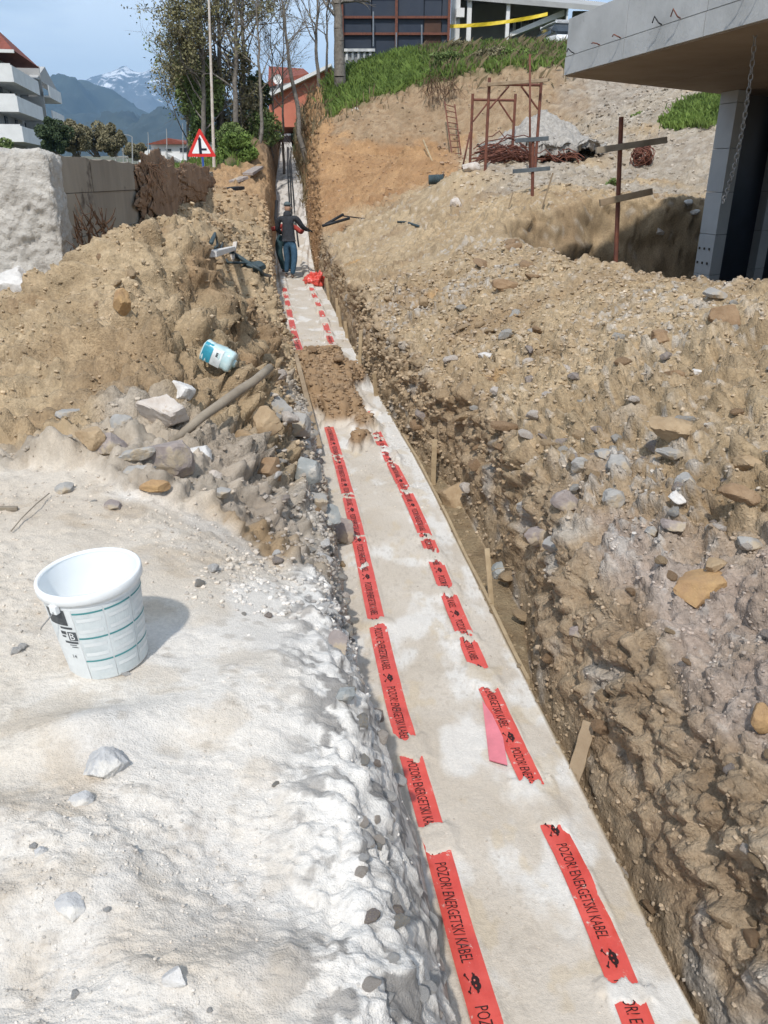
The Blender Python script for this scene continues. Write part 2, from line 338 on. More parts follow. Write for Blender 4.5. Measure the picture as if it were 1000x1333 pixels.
# small sideways wobble of the wall edges
wob = fbm(Xg * 2.2, Yg * 1.6, 0, 4, 11)
def polydist(X, Y, poly):
    ins = np.zeros(X.shape, bool); dm = np.full(X.shape, 1e9)
    n = len(poly)
    for i in range(n):
        x1, y1 = poly[i]; x2, y2 = poly[(i + 1) % n]
        c = (y1 > Y) != (y2 > Y)
        with np.errstate(divide='ignore', invalid='ignore'):
            xx = (x2 - x1) * (Y - y1) / ((y2 - y1) + 1e-12) + x1
        ins ^= c & (X < xx)
        dx, dy = x2 - x1, y2 - y1; t = np.clip(((X - x1) * dx + (Y - y1) * dy) / (dx * dx + dy * dy), 0, 1)
        dm = np.minimum(dm, np.hypot(X - x1 - t * dx, Y - y1 - t * dy))
    return np.where(ins, dm, -dm)
PIT = [(2.3, 9.8), (1.95, 11.5), (1.95, 13.6), (3.6, 14.6), (5, 15.0), (7, 15.2), (10, 15.6), (11, 7.9), (6, 7.6), (3.6, 7.9), (2.9, 8.7)]
def high_ground(X, Y):
    """right-hand ground with the cut hillside stepped in"""
    lo = ZRs(X, Y); hi = ZHs(X, Y)
    n = pn(X * .35, Y * .35, 0, 5) + .5 * pn(X * 1.1, Y * .9, 0, 6)
    yc = np.interp(X, [-3, 0, 5, 7.5, 10, 16], [27.2, 26.9, 27.0, 25.5, 25.0, 25]) + n * .5
    wc = np.interp(X, [-3, -1, 5, 8, 12], [2.8, 2.6, 2.4, 5.5, 7])
    s = np.clip((Y - yc) / wc, 0, 1); s = s ** .85
    z = lo * (1 - s) + hi * s
    d = polydist(X, Y, PIT) + .15 * pn(X * 1.3, Y * 1.3, 0, 9)
    pit = sm(-.05, .55, d)
    return z * (1 - pit) + (.15 + .12 * pn(X, Y, 0, 4)) * pit, s, pit
jj = colid
ZL = ZLs(Xg[:, :iL], Yg[:, :iL])
Zr, CLF, PITM = high_ground(Xg[:, iB:], Yg[:, iB:])
Zg = np.zeros_like(Xg)
# gentle relief of the sand plateau at the left
XX, YY = Xg[:, :iL], Yg[:, :iL]
def bump2(X, Y, x, y, rx, ry, a, rot=0):
    c, s = math.cos(rot), math.sin(rot); dx = (X - x) * c + (Y - y) * s; dy = -(X - x) * s + (Y - y) * c
    return a * np.exp(-(dx / rx) ** 2 - (dy / ry) ** 2)
def pl(px, py, z=.93): p = onz(px, py, z); return p[0], p[1]
S = 0
for (px, py, rx, ry, a, r) in [(120, 960, .22, .10, .07, .3), (350, 870, .16, .40, .06, -.45), (440, 1000, .10, .3, .03, -.5), (90, 1150, .2, .12, .035, .4), (250, 1080, .2, .14, -.05, .2), (330, 1130, .22, .14, -.04, 0),
                               (300, 1230, .25, .06, .03, .25), (40, 1250, .15, .12, -.05, 0), (20, 1080, .2, .1, .05, 0), (240, 960, .14, .09, -.04, 0), (130, 870, .35, .3, -.015, 0), (450, 1200, .12, .2, .02, -.4), (350, 700, .5, .3, .01, 0)]:
    x, y = pl(px, py); S = S + bump2(XX, YY, x, y, rx, ry, a, r)
ZL = ZL + S * sm(0, .5, (xf - XX) / wL - .6)
o = np.clip((xf - XX) / wL, 0, 1)
shp = 1 - (1 - o) ** 1.7
beyond = np.clip(((xf - XX) - wL) / .5, 0, 1)
Zg[:, :iL] = zb + (ZL - zb) * shp * (1 - .06 * o * (1 - beyond))
Zg[:, iL:iB] = zb
go = np.clip((Xg[:, iB:] - xb) / gw, 0, 1); wo_ = np.clip((Xg[:, iB:] - xb - gw) / wW, 0, 1)
base = zb + gz * sm(0, .35, go)
Zg[:, iB:] = np.where(wo_ <= 0, base, base + (Zr - base) * (1 - (1 - wo_) ** 1.5))
# trench bed extras
bx = (Xg[:, iL:iB] - xf) / (xb - xf); YB = Yg[:, iL:iB]; XBg = Xg[:, iL:iB]
SPILL = sm(7.6, 8.9, YB + .9 * fbm(XBg * 3, YB * 1.5, 0, 3, 3) + .9 * np.clip((XBg - XL(YB)) / .5, 0, 1)) * (1 - sm(9.9, 11.5, YB + .8 * fbm(XBg * 3, YB * 1.5, 1, 3, 3)))
spx = (XBg - XL(YB)) / .5
SPILL = SPILL * (1 - sm(.55, 1.15, spx + .3 * pn(XBg * 4, YB * 3, 0, 8) - .25 * sm(8.9, 9.6, YB)))
bedrel = .006 * fbm(XBg * 3, YB * 3, 0, 3, 2)
Zg[:, iL:iB] += bedrel + .22 * SPILL - .01 * sm(.85, 1, bx)
# sand heaped over the tapes here and there
def gaps(pixsegs):
    seg = []
    for a, b in pixsegs:
        ya = onz(500, b)[1]; yb_ = onz(500, a)[1]; seg.append((ya, yb_))
    return seg
VIS_R = gaps([(1308, 1390), (1075, 1280), (898, 1020), (840, 868), (778, 828), (733, 762), (708, 717), (645, 697), (608, 633), (592, 604), (575, 583), (563, 569), (535, 553), (472, 497), (456, 468), (440, 450), (425, 434), (408, 416), (396, 402), (386, 390), (377, 381)])
VIS_L = gaps([(1113, 1400), (990, 1076), (819, 961), (742, 806), (704, 736), (652, 697), (600, 645), (550, 592), (500, 520), (447, 466), (433, 444), (419, 430), (405, 416), (395, 402), (386, 392), (377, 383)])
def visible(Y, segs, n):
    m = np.zeros(Y.shape)
    for a, b in segs:
        e = .006 * (a + b) / 2
        m = np.maximum(m, sm(a - e, a + e, Y + n * .018 * Y) * (1 - sm(b - e, b + e, Y + n * .018 * Y)))
    return m
TW = .05
en = fbm(XBg * 22, YB * 14, 0, 3, 21)
for XT, segs, seed in ((XR, VIS_R, 1), (XL, VIS_L, 2)):
    d = np.abs(XBg - XT(YB)); vis = visible(YB, segs, en)
    cov = (1 - vis) * (1 - sm(TW * 1.0, TW * 2.4, d + .012 * en))
    far = sm(6, 16, YB) * .045
    Zg[:, iL:iB] += (.0185 + far + .005 * pn(XBg * 14, YB * 14, 0, 4)) * cov
    # sand creeping over the tape edges
    edge = np.exp(-((d - TW * 1.12) / (TW * .28)) ** 2) * np.clip(.4 + .9 * pn(XBg * 6, YB * 5, 2, 6), 0, 1)
    Zg[:, iL:iB] += .014 * edge * vis

# displacement amplitudes and true surface colours
P0 = np.stack([Xg, Yg, Zg], -1)
def normals(P):
    du = np.gradient(P, axis=1); dv = np.gradient(P, axis=0)
    n = np.cross(du, dv); n /= np.linalg.norm(n, axis=-1)[..., None] + 1e-9
    return n
N0 = normals(P0)
X, Y, Z = Xg, Yg, Zg
left = colid < iL; bed = (colid >= iL) & (colid < iB); right = colid >= iB
PX, PY, DEP = project(P0)
on = fbm(X * 1.5, Y * 1.5, Z * 1.5, 4, 31); on2 = fbm(X * 5, Y * 5, Z * 5, 4, 33)
# limit of the white sand on the left plateau (Y as function of X)
ylim = np.interp(X, [-6, -3, -1.95, -1.5, -1.2, -.9, -.6, -.3, 0], [3.6, 3.7, 3.72, 3.75, 3.55, 3.6, 3.35, 2.9, 2.75])
sandL = (1 - sm(-.06, .10, Y - ylim + .12 * on + .05 * on2)) * left
offL = np.clip((XF(Y) - X) / np.interp(Y, rows, wL[:, 0]), 0, 4)
slope = left * (1 - sm(1.0, 1.9, offL + .3 * on)) * (1 - sm(20, 24, Y))
grass = np.zeros_like(X); hill = np.zeros_like(X)
hill[:, iB:] = CLF; pit = np.zeros_like(X); pit[:, iB:] = PITM
farleft = left * sm(23, 26, Y + on) * sm(.6, 1.4, XF(Y) - X + .5 * on)
grass = np.maximum(grass, farleft * sm(2.55, 2.9, Z + .3 * on)); grass = np.maximum(grass, left * sm(5.0, 6, -X - .05 * Y + .3 * on) * (Y > 7))
grass = np.maximum(grass, right * sm(29.0, 29.8, Y + .8 * on) * sm(.86, .97, hill))
grass *= 1 - right * (1 - sm(.8, 1.3, X - XB(Y) + .2 * on)) * (Y < 44)
gp = np.array([at(855, 168, 22)[:2], at(885, 130, 23)[:2], at(960, 118, 23)[:2], (13, 23), at(960, 200, 21)[:2], at(925, 197, 21)[:2], at(880, 175, 21.5)[:2]])
grass = np.maximum(grass, right * sm(-.15, .35, polydist(X, Y, [tuple(g) for g in gp]) + .45 * on))
wallR = right * (1 - sm(.75, 1.75, .55 * on + .3 * on2 + np.where(right, (X - XB(Y) - np.interp(Y, rows, gw[:, 0])) / np.interp(Y, rows, wW[:, 0]), 9)))
CX = X + np.where(left, -1.2, 1.1) * np.clip(Z, -1, 3); CY = Y + .9 * Z                # lumps measured along the slopes, so they do not stretch on steep faces
c1, id1 = clods(CX + .05 * on2, CY + .05 * pn(X * 6, Y * 6, 0, 50), .26, 1, .65)
c2, id2 = clods(CX + .03 * on2, CY + .03 * pn(X * 11, Y * 11, Z * 11, 51), .12, 2, .8)
c3, id3 = clods(CX, CY, .055, 3, .85)
c4, id4 = clods(CX, CY, .026, 4, .85)
billow = np.abs(fbm(X * 3.2, Y * 3.2, Z * 3.2, 5, 60))
heapA = left * (1 - sandL) * (1 - grass) + right * (1 - grass)
soften = 1 - .65 * sm(.2, .8, hill) * right
lump = (.26 * .65 + .26 * .35 * left * (Y > 4)) * c1 + (.12 * 1.1 + .08 * left) * c2 + .055 * 1.35 * c3 + .026 * 1.6 * c4
groove = -.05 * np.exp(-(np.abs(fbm(X * 1.1, Y * 1.1, 0, 4, 71)) / .05) ** 2)
D = heapA * (lump * np.clip(.75 + .7 * pn(X * .9, Y * .9, 0, 66), .35, 1.2) + .055 * billow + .035 * np.abs(fbm(X * 9, Y * 9, Z * 9, 3, 68)) + .02 * on2 + groove * .5 * right) * soften
# near wall of the right-hand side: layered, cracked, damp clay
ridg = 1 - np.abs(fbm(X * 2.2, Y * 2.0, Z * 3.5, 5, 80))
D = np.where(wallR > .01, D * (1 - wallR) + wallR * (.03 * ridg ** 3 + .045 * fbm(X * 4, Y * 4, Z * 7, 5, 82) + .04 * fbm(X * 8, Y * 8, Z * 9, 4, 84) + .022 * np.abs(fbm(X * 20, Y * 18, Z * 24, 3, 83)) + .6 * lump - .03), D)
# orange hillside: rain gullies running down
D += hill * right * (1 - grass) * (.14 * np.abs(fbm(X * 2.5, Y * 1.5, Z * 3, 5, 95)) + .03 * fbm(X * 12, Y * 6, Z * 12, 3, 96) + .12 * fbm(X * 1.6, Y * .35, Z * .35, 5, 90) + .05 * on2)
D += right * sm(21, 24, Y) * (1 - hill) * .04 * on
pitw = np.zeros_like(X); pitw[:, iB:] = np.clip(4 * PITM * (1 - PITM), 0, 1)
D = D * (1 - pitw) + pitw * (.16 * fbm(X * 1.4, Y * 1.4, Z * 2.5, 4, 91) + .05 * fbm(X * 5, Y * 5, Z * 7, 4, 92))
# sand
c5, id5 = clods(X, Y, .035, 8, .22)
sandrough = np.clip(.35 + 1.0 * pn(X * 1.6, Y * 1.6, 0, 15), .05, 1)
D += sandL * (.010 * fbm(X * 3, Y * 3, 0, 3, 12) + .0042 * fbm(X * 14, Y * 14, 0, 4, 13) * sandrough * 1.6 + .03 * c5 * sandrough + .009 * np.abs(fbm(X * 30, Y * 30, 0, 3, 14)) * sandrough + .004 * np.maximum(fbm(X * 55, Y * 55, 0, 2, 20) - .1, 0))
scarp = sm(0, .05, fbm(X * 1.7 + 3, Y * 1.7, 0, 5, 24) + .05) + .6 * sm(0, .05, fbm(X * 3.4 + 8, Y * 3.0, 0, 4, 25) - .1); D += sandL * scarp * .006 * sm(0, .3, offL - .8)
D += sandL * .010 * sm(.25, .5, fbm(X * 17, Y * 17, 0, 3, 26)) * sandrough
# rocky, lime-dusted slope into the trench
rub = slope * sm(-.2, .35, pn(X * 2.5, Y * 2.5, 0, 19) + .35 * sm(2.6, 3.3, Y))
D += slope * (.035 * np.abs(fbm(X * 9, Y * 9, Z * 9, 4, 87)) * sm(0, .8, offL) + .03 * fbm(X * 4, Y * 4, Z * 4, 4, 16) * sm(.2, 1, offL) + .012 * on2) + rub * sm(-.1, .9, offL) * (.35 + .65 * sm(2.4, 3.0, Y)) * (.12 * .7 * c2 + .055 * .8 * c3 + .02 * billow)
D = np.where(bed, .0022 * fbm(X * 18, Y * 18, 0, 4, 17) + .0016 * np.abs(fbm(X * 60, Y * 60, 0, 2, 18)) + SPILL.max() * 0, D)
Dsp = np.zeros_like(X); Dsp[:, iL:iB] = SPILL; D += Dsp * (.12 * 1.1 * c2 + .06 * c3 + .05 * billow + .02 * on2)
gul_ = (colid >= iB) & (colid < iG)
D = np.where(gul_, .012 * on + .006 * on2, D)
wq = np.where(right, (X - XB(Y) - np.interp(Y, rows, gw[:, 0])) / np.interp(Y, rows, wW[:, 0]), 9)
D = np.where(right & ~gul_, D * (.15 + .85 * sm(0, .6, wq)), D)
D = np.where(left & (Y > 2.6), D * (.22 + .78 * sm(.7, 2.4 - .6 * sm(9, 12, Y), offL)), D)
edgew = np.minimum(sm(0, 6, np.abs(colid - iL + .5)), sm(0, 4, np.abs(colid - iB + .5))); D = D * (edgew * .9 + .1)
D += grass * (.10 * on + .07 * on2)
P = P0 + N0 * D[..., None]
# where the ground is squeezed flat for the things that stand on it
# ---- colours
def cc(r, g, b): return np.array((r, g, b))
def mixc(a, b, t): return a + (b - a) * np.clip(t, 0, 1)[..., None]
ochre = mixc(cc(.445, .340, .215) + 0 * P, cc(.355, .262, .160), .5 + .9 * on)
ochre = mixc(ochre, cc(.47, .36, .235), sm(.0, .8, on2) * .6)
ochre = mixc(ochre, cc(.275, .185, .105), sm(.15, .7, fbm(X * .8, Y * .8, 0, 3, 41)) * .55)
purple = mixc(cc(.345, .268, .228) + 0 * P, cc(.41, .345, .305), .5 + .7 * on2)
greyc = mixc(cc(.36, .34, .315) + 0 * P, cc(.48, .46, .43), .5 + .7 * on2)
orange = mixc(cc(.40, .245, .125) + 0 * P, cc(.31, .18, .09), .5 + .9 * on)
C = ochre.copy()
# right bank: greyer and more purple towards the trench and the camera
tp = right * (1 - sm(2.6, 5.2, Y + 1.3 * (X - XB(Y)) + 1.5 * on))
C = mixc(C, purple, tp * .85)
stony = right * sm(.05, .45, pn(X * .9, Y * .7, 0, 44) + .35 * (np.exp(-((Y - 4.6) / 1.5) ** 2 - ((X - 1.35) / .9) ** 2))) * (Y < 13)
C = mixc(C, greyc, stony * sm(.3, .55, id2 * .5 + id3 * .5) * .65)
C = mixc(C, cc(.46, .44, .41), right * (id3 > .86) * (c3 > .12) * .4 * (hill < .5))
C = mixc(C, cc(.42, .25, .10), right * (1 - hill) * (Y < 16) * sm(.5, .8, pn(X * 1.7, Y * 1.7, 0, 46)) * .7)
C = mixc(C, mixc(cc(.275, .195, .118) + 0 * P, cc(.42, .32, .21), .5 + .9 * fbm(X * 3, Y * 3, Z * 8, 4, 47)), wallR * .9 * (Y < 30))
C = mixc(C, cc(.42, .40, .37), wallR * sm(.35, .7, fbm(X * 2.5, Y * 2.5, Z * 3, 3, 48)) * .6)
far_r = right * sm(20.5, 22.5, Y + .8 * on) * (X < 2.2 + .4 * on)
C = mixc(C, orange, far_r)
C = mixc(C, orange, right * sm(.03, .2, hill) * (X < 3))
pale = mixc(cc(.27, .185, .112) + 0 * P, cc(.345, .255, .165), .5 + on2)
pale = mixc(pale, cc(.24, .175, .11), sm(.15, .55, fbm(X * 1.2, Y * .8, Z * 2.2, 5, 97)) * .6)
C = mixc(C, pale, right * sm(.14, .30, hill + .10 * on) * sm(.7, 1.5, X - XB(Y) + .5 * on) * .94)
gravel = right * sm(15.5, 17, Y + .5 * on) * sm(1.6, 3.0, X + .5 * on) * (1 - sm(0.02, .3, hill) * (1 - sm(5.0, 7.0, X + .8 * on)))
gv = mixc(cc(.36, .33, .29) + 0 * P, cc(.56, .53, .48), .5 + 1.2 * on2); C = mixc(C, gv * .72, gravel * .6 * sm(-.5, .1, pn(X * .7, Y * .7, 0, 49) + .2))
C = mixc(C, cc(.27, .19, .115), pit * .9)
# left heap
C = mixc(C, cc(.28, .17, .09), .6 * left * sm(-.1, .5, on + .6 * np.exp(-((X + 1.7) / .8) ** 2 - ((Y - 9) / 2.2) ** 2) * 2 - .5) * (Y > 6.5) * (Y < 16) * .8)
C = mixc(C, greyc, left * (Y > 3) * (Y < 4.9) * sm(-.1, .3, pn(X * 1.6, Y * 1.6, 0, 51)) * .5)
C = mixc(C, mixc(cc(.47, .44, .40) + 0 * P, cc(.36, .31, .25), .5 + on2), left * (1 - sm(1.0, 2.6, offL + .4 * on)) * (Y > 2.7) * (Y < 8) * .85)
C = mixc(C, orange, left * sm(18, 22, Y) * .75)
C = mixc(C, mixc(cc(.30, .20, .12) + 0 * P, cc(.2, .14, .09), .5 + on2), left * sm(28, 30, Y) * (XF(Y) - X < 2))
sand = mixc(cc(.56, .485, .395) + 0 * P, cc(.64, .58, .50), .5 + .9 * fbm(X * 1.2, Y * 1.2, 0, 4, 53))
lime = cc(.72, .69, .645)
lm = sm(.0, .35, fbm(X * 1.1, Y * 1.1, 0, 4, 54) + .75 * np.exp(-((X + .38) / .28) ** 2) * (Y > 1.4) * (Y < 2.9) + .5 * np.exp(-((Y - 3.3) / .35) ** 2) * (X > -1.4) + .35 * (Y < 1.4))
blk = sm(.1, .5, fbm(X * 1.6 + 9, Y * 1.6, 0, 4, 55) + .5 * np.exp(-((X + .95) / .4) ** 2 - ((Y - 1.1) / .3) ** 2))
S_ = mixc(sand, lime + 0 * P, lm * .66); S_ = mixc(S_, cc(.54, .525, .51), blk * .3)
S_ = mixc(S_, cc(.45, .40, .34), (c5 > .12) * (id5 > .6) * .5)
S_ = mixc(S_, S_ * cc(.80, .74, .66), sm(.05, .5, fbm(X * 5, Y * 5, 0, 5, 98)) * .55); S_ = mixc(S_, cc(.36, .32, .28), sm(.42, .56, fbm(X * 26, Y * 26, 0, 3, 99)) * .45 * sandrough)
C = mixc(C, S_, sandL)
sp = sm(.14, .24, fbm(X * 13, Y * 13, Z * 13, 5, 56) + .25 * pn(X * 4, Y * 4, Z * 4, 59)) * .95
slc = mixc(lime + 0 * P, cc(.26, .245, .23), sp * (.75 + .25 * rub)); slc = mixc(slc, cc(.40, .34, .27), sm(.2, .6, fbm(X * 4, Y * 4, Z * 4, 3, 57)) * .5 * sm(2.2, 3, Y))
C = mixc(C, slc, slope * sandL * 1.0); C = mixc(C, slc, slope * (Y < 3.3) * sm(0, .4, 1 - sandL))
low = left * (1 - sm(.10, .22, Z + .06 * on)) * (Y < 9); C = mixc(C, cc(.45, .39, .32), low * .7)
bedc = mixc(cc(.50, .44, .365) + 0 * P, cc(.57, .515, .445), .5 + .8 * fbm(X * 2.2, Y * 2.2, 0, 5, 58))
bedc = mixc(bedc, cc(.68, .66, .625), sm(.1, .5, fbm(X * 3 + 4, Y * 2, 0, 4, 59) + .5 * sm(.75, .98, (X - XF(Y)) / (XB(Y) - XF(Y)))) * .8)
dk = sm(.30, .42, fbm(X * 34, Y * 34, 0, 3, 61)) * sm(-.15, .3, pn(X * 1.8, Y * 1.2, 0, 62) + .3 * (Y > 3) * (Y < 7)); bedc = mixc(bedc, cc(.38, .33, .27), dk * .35)
bedc = mixc(bedc, cc(.52, .42, .28), sm(.35, .6, fbm(X * 5, Y * 4, 0, 4, 64)) * .4)
bedc = mixc(bedc, cc(.55, .53, .52), sm(25, 30, Y) * .6)
bedc = mixc(bedc, cc(.26, .24, .22), sm(25, 30, Y) * sm(.0, .3, fbm(X * 6, Y * 2, 0, 3, 65)) * .7)
C = np.where(bed[..., None], bedc, C)
C = mixc(C, mixc(ochre, cc(.27, .17, .095), .75 + 0 * X), sm(.12, .45, Dsp + .25 * en.mean() + .25 * on2 * Dsp))
gull = (colid >= iB) & (colid < iG)
C = np.where(gull[..., None], mixc(cc(.24, .175, .105) + 0 * P, cc(.31, .24, .15), .5 + on2), C)
gr = mixc(cc(.03, .055, .015) + 0 * P, cc(.06, .085, .025), .5 + .8 * on2); gr = mixc(gr, cc(.19, .15, .085), sm(.25, .7, on) * .7)
C = mixc(C, gr, grass)
C = C * (1 + heapA * (1 - grass) * ((id3 - .5) * .30 * (c3 > .05) + (id2 - .5) * .22 * (c2 > .05)))[..., None]
C = np.clip(C, .01, .9)
wet = np.zeros_like(X); wet[gull] = .55; wet = np.maximum(wet, wallR * .15 * (Y < 8))
M_soil = soil_mat('excavated soil', .016, 38, 170, .28); M_sand = soil_mat('quarry sand', .0050, 75, 420, .13); M_bed = soil_mat('bedding sand', .0030, 80, 420, .10)
def chunk(name, c0, c1, r0, r1, m, kind='structure'):
    V = P[r0:r1, c0:c1].reshape(-1, 3); nr, nc = r1 - r0, c1 - c0
    i = (np.arange(nr - 1)[:, None] * nc + np.arange(nc - 1)[None, :]).ravel()
    F = np.stack([i, i + 1, i + nc + 1, i + nc], 1)
    o = link(name, fast_mesh(name, V, F, m, True, {'Col': C[r0:r1, c0:c1].reshape(-1, 3), 'wet': wet[r0:r1, c0:c1].ravel()}))
    props(o, kind=kind); return o
rs = int(np.searchsorted(rows, 4.2))
rh = int(np.searchsorted(rows, 20.0))
chunk('sand_ground', 0, iL + 1, 0, rs + 1, M_sand)
chunk('earth_ground', 0, iL + 1, rs, NR, M_soil)
chunk('trench_bed', iL, iB + 1, 0, NR, M_bed)
chunk('trench_gully', iB, iG + 1, 0, NR, M_soil)
chunk('spoil_bank', iG, NC, 0, rh + 1, M_soil)
chunk('hillside', iG, NC, rh, NR, M_soil)
PXf, PYf, DEPf = project(P)
NF = normals(P)
def hit(px, py, rad=4.0):
    """place on the ground seen at a photograph pixel"""
    m = ((PXf - px) ** 2 + (PYf - py) ** 2 < rad * rad) & (DEPf > .3)
    if not m.any(): return hit(px, py, rad * 2)
    d = DEPf[m]; k = d < d.min() * 1.05 + .02
    pts = P[m][k]; return pts[np.argmin((PXf[m][k] - px) ** 2 + (PYf[m][k] - py) ** 2)]
def zat(x, y):
    r = int(np.clip(np.searchsorted(rows, y), 1, NR - 1)); c = int(np.clip(np.searchsorted(Xg[r], x), 1, NC - 1)); return float(P[r, c, 2])

# far ground sheet out to the mountains
th = np.linspace(0, 2 * math.pi, 97)[:-1]; rr = np.array([40, 60, 90, 130, 200, 350, 600, 1000, 1800, 3000, 6000, 12000, 30000.])
TH, RR = np.meshgrid(th, rr); FX = RR * np.sin(TH); FY = RR * np.cos(TH)
FZ = np.interp(RR, [40, 60, 90, 200, 600, 3000, 12000], [-1.5, 1.6, 2.6, 4.5, 14, 75, 150]) + .012 * RR * pn(FX / 300, FY / 300, 0, 3)
FZ = np.where(RR < 100, np.minimum(FZ, 2.2), FZ)
n_ = len(th); i, j = np.meshgrid(np.arange(len(rr) - 1), np.arange(n_), indexing='ij')
F = np.stack([(i * n_ + j).ravel(), ((i + 1) * n_ + j).ravel(), ((i + 1) * n_ + (j + 1) % n_).ravel(), (i * n_ + (j + 1) % n_).ravel()], 1)
M_far = mat('valley floor', (.09, .10, .05), .95, col2=(.16, .14, .09), scale=.02)
props(link('ground', fast_mesh('ground', np.stack([FX, FY, FZ], -1).reshape(-1, 3), F[:, ::-1], M_far)), kind='structure')

# ------------------------------------------------------------------ shared object materials
M_red = mat('red tape film', (.68, .10, .075), .34, .12, 9, col2=(.55, .06, .045), bump=.004, bscale=13, spots=((.62, .52, .45), 26, .61), spec=.5)
M_pink = mat('tape underside', (.72, .22, .26), .4, .1, 9)
M_black = mat('black print', (.03, .012, .012), .5, .1, 20, spots=((.5, .08, .05), 90, .66))
M_white = mat('white plastic', (.80, .82, .82), .35, .05, 3, spots=((.62, .58, .52), 9, .66), bump=.0006, bscale=60)
M_inner = mat('white plastic inside', (.82, .85, .86), .3, .03, 3)
M_label = mat('grey printed label', (.52, .57, .575), .45, .1, 14, col2=(.66, .70, .70))
M_labelw = mat('pale printed label', (.70, .73, .73), .4, .05, 14)
M_teal = mat('teal print', (.08, .30, .31), .5, .1, 14)
M_ink = mat('dark print', (.045, .05, .055), .5, .2, 40, col2=(.10, .11, .12))
M_wire = mat('steel wire', (.38, .39, .40), .4, .1, 20, metal=.8)
M_wood = mat('weathered grey wood', (.34, .29, .225), .85, .25, 5, streak=(1, 1, 1), bump=.003, bscale=60, col2=(.20, .165, .125))
M_stick = mat('pale wood', (.46, .36, .23), .85, .25, 8, bump=.002, bscale=80, col2=(.30, .22, .13))
M_dwood = mat('muddy wood', (.25, .18, .115), .9, .25, 6, bump=.003, bscale=60, col2=(.36, .28, .19))
M_rust = mat('rusty steel', (.20, .075, .045), .75, .3, 12, col2=(.11, .045, .035), bump=.001, bscale=90)
M_conc = mat('grey concrete', (.40, .405, .40), .85, .12, 1.4, col2=(.30, .305, .30), bump=.002, bscale=25, spots=((.22, .21, .20), 2.2, .66))
M_cable = mat('black cable', (.018, .02, .024), .5, .2, 8)
M_green_pl = mat('dark plastic', (.05, .075, .085), .5, .2, 8)

# ------------------------------------------------------------------ rocks
def ico(sub):
    t = (1 + 5 ** .5) / 2
    v = [(-1, t, 0), (1, t, 0), (-1, -t, 0), (1, -t, 0), (0, -1, t), (0, 1, t), (0, -1, -t), (0, 1, -t), (t, 0, -1), (t, 0, 1), (-t, 0, -1), (-t, 0, 1)]
    v = [np.array(a) / np.linalg.norm(a) for a in v]
    f = [(0, 11, 5), (0, 5, 1), (0, 1, 7), (0, 7, 10), (0, 10, 11), (1, 5, 9), (5, 11, 4), (11, 10, 2), (10, 7, 6), (7, 1, 8), (3, 9, 4), (3, 4, 2), (3, 2, 6), (3, 6, 8), (3, 8, 9), (4, 9, 5), (2, 4, 11), (6, 2, 10), (8, 6, 7), (9, 8, 1)]
    for _ in range(sub):
        c = {}; nf = []
        def mid(a, b):
            k = (min(a, b), max(a, b))
            if k not in c: m = v[a] + v[b]; v.append(m / np.linalg.norm(m)); c[k] = len(v) - 1
            return c[k]
        for a, b, d in f:
            x, y, z = mid(a, b), mid(b, d), mid(d, a); nf += [(a, x, z), (b, y, x), (d, z, y), (x, y, z)]
        f = nf
    return np.array(v), np.array(f)
ICO = {k: ico(k) for k in (0, 1, 2, 3, 4)}
def rock_verts(sub, seed, sx=1, sy=1, sz=.7, planes=13, rough=.05, sharp=1.0):
    r = np.random.RandomState(seed); d, f = ICO[sub]
    n = r.normal(size=(planes, 3)); n /= np.linalg.norm(n, axis=1)[:, None]; k = r.uniform(.62, 1.0, planes)
    dots = d @ n.T; rad = np.min(np.where(dots > .05, k / np.maximum(dots, .05), 9), axis=1); rad = np.minimum(rad, 1.25)
    rad = rad * sharp + (1 - sharp) * rad.mean()
    rad *= 1 + rough * fbm(d[:, 0] * 2.3 + seed, d[:, 1] * 2.3, d[:, 2] * 2.3, 4, 5) + rough * .4 * pn(d[:, 0] * 9, d[:, 1] * 9 + seed, d[:, 2] * 9)
    return d * rad[:, None] * np.array((sx, sy, sz)), f
def rock_mat(nm, c, c2, spots=((.50, .42, .32), 7, .58), bump=.004):
    return mat(nm, c, .92, .2, 9, col2=c2, bump=.009, bscale=38, spots=spots)
DUST = ((.42, .35, .26), 4.5, .52)
RM = dict(
    grey=rock_mat('grey stone', (.42, .405, .38), (.29, .28, .265), DUST), mauve=rock_mat('mauve grey stone', (.37, .32, .295), (.25, .21, .195), DUST),
    pale=rock_mat('pale stone', (.62, .57, .52), (.46, .39, .33), ((.36, .26, .17), 5, .60)), blue=rock_mat('blue grey stone', (.36, .375, .37), (.26, .275, .27), ((.50, .47, .42), 6, .55)),
    dust=rock_mat('lime dusted grey stone', (.56, .55, .54), (.42, .42, .42), ((.66, .63, .58), 9, .5)), ochre=rock_mat('ochre stone', (.46, .30, .145), (.32, .20, .11), ((.5, .4, .27), 9, .66)), white=rock_mat('lime dusted stone', (.74, .72, .69), (.50, .48, .46), ((.40, .38, .36), 8, .62)),
    tan=rock_mat('tan clay lump', (.44, .33, .21), (.30, .21, .125), ((.50, .42, .32), 9, .66)), brown=rock_mat('brown clay lump', (.34, .235, .145), (.24, .155, .09), ((.42, .33, .22), 9, .68)))
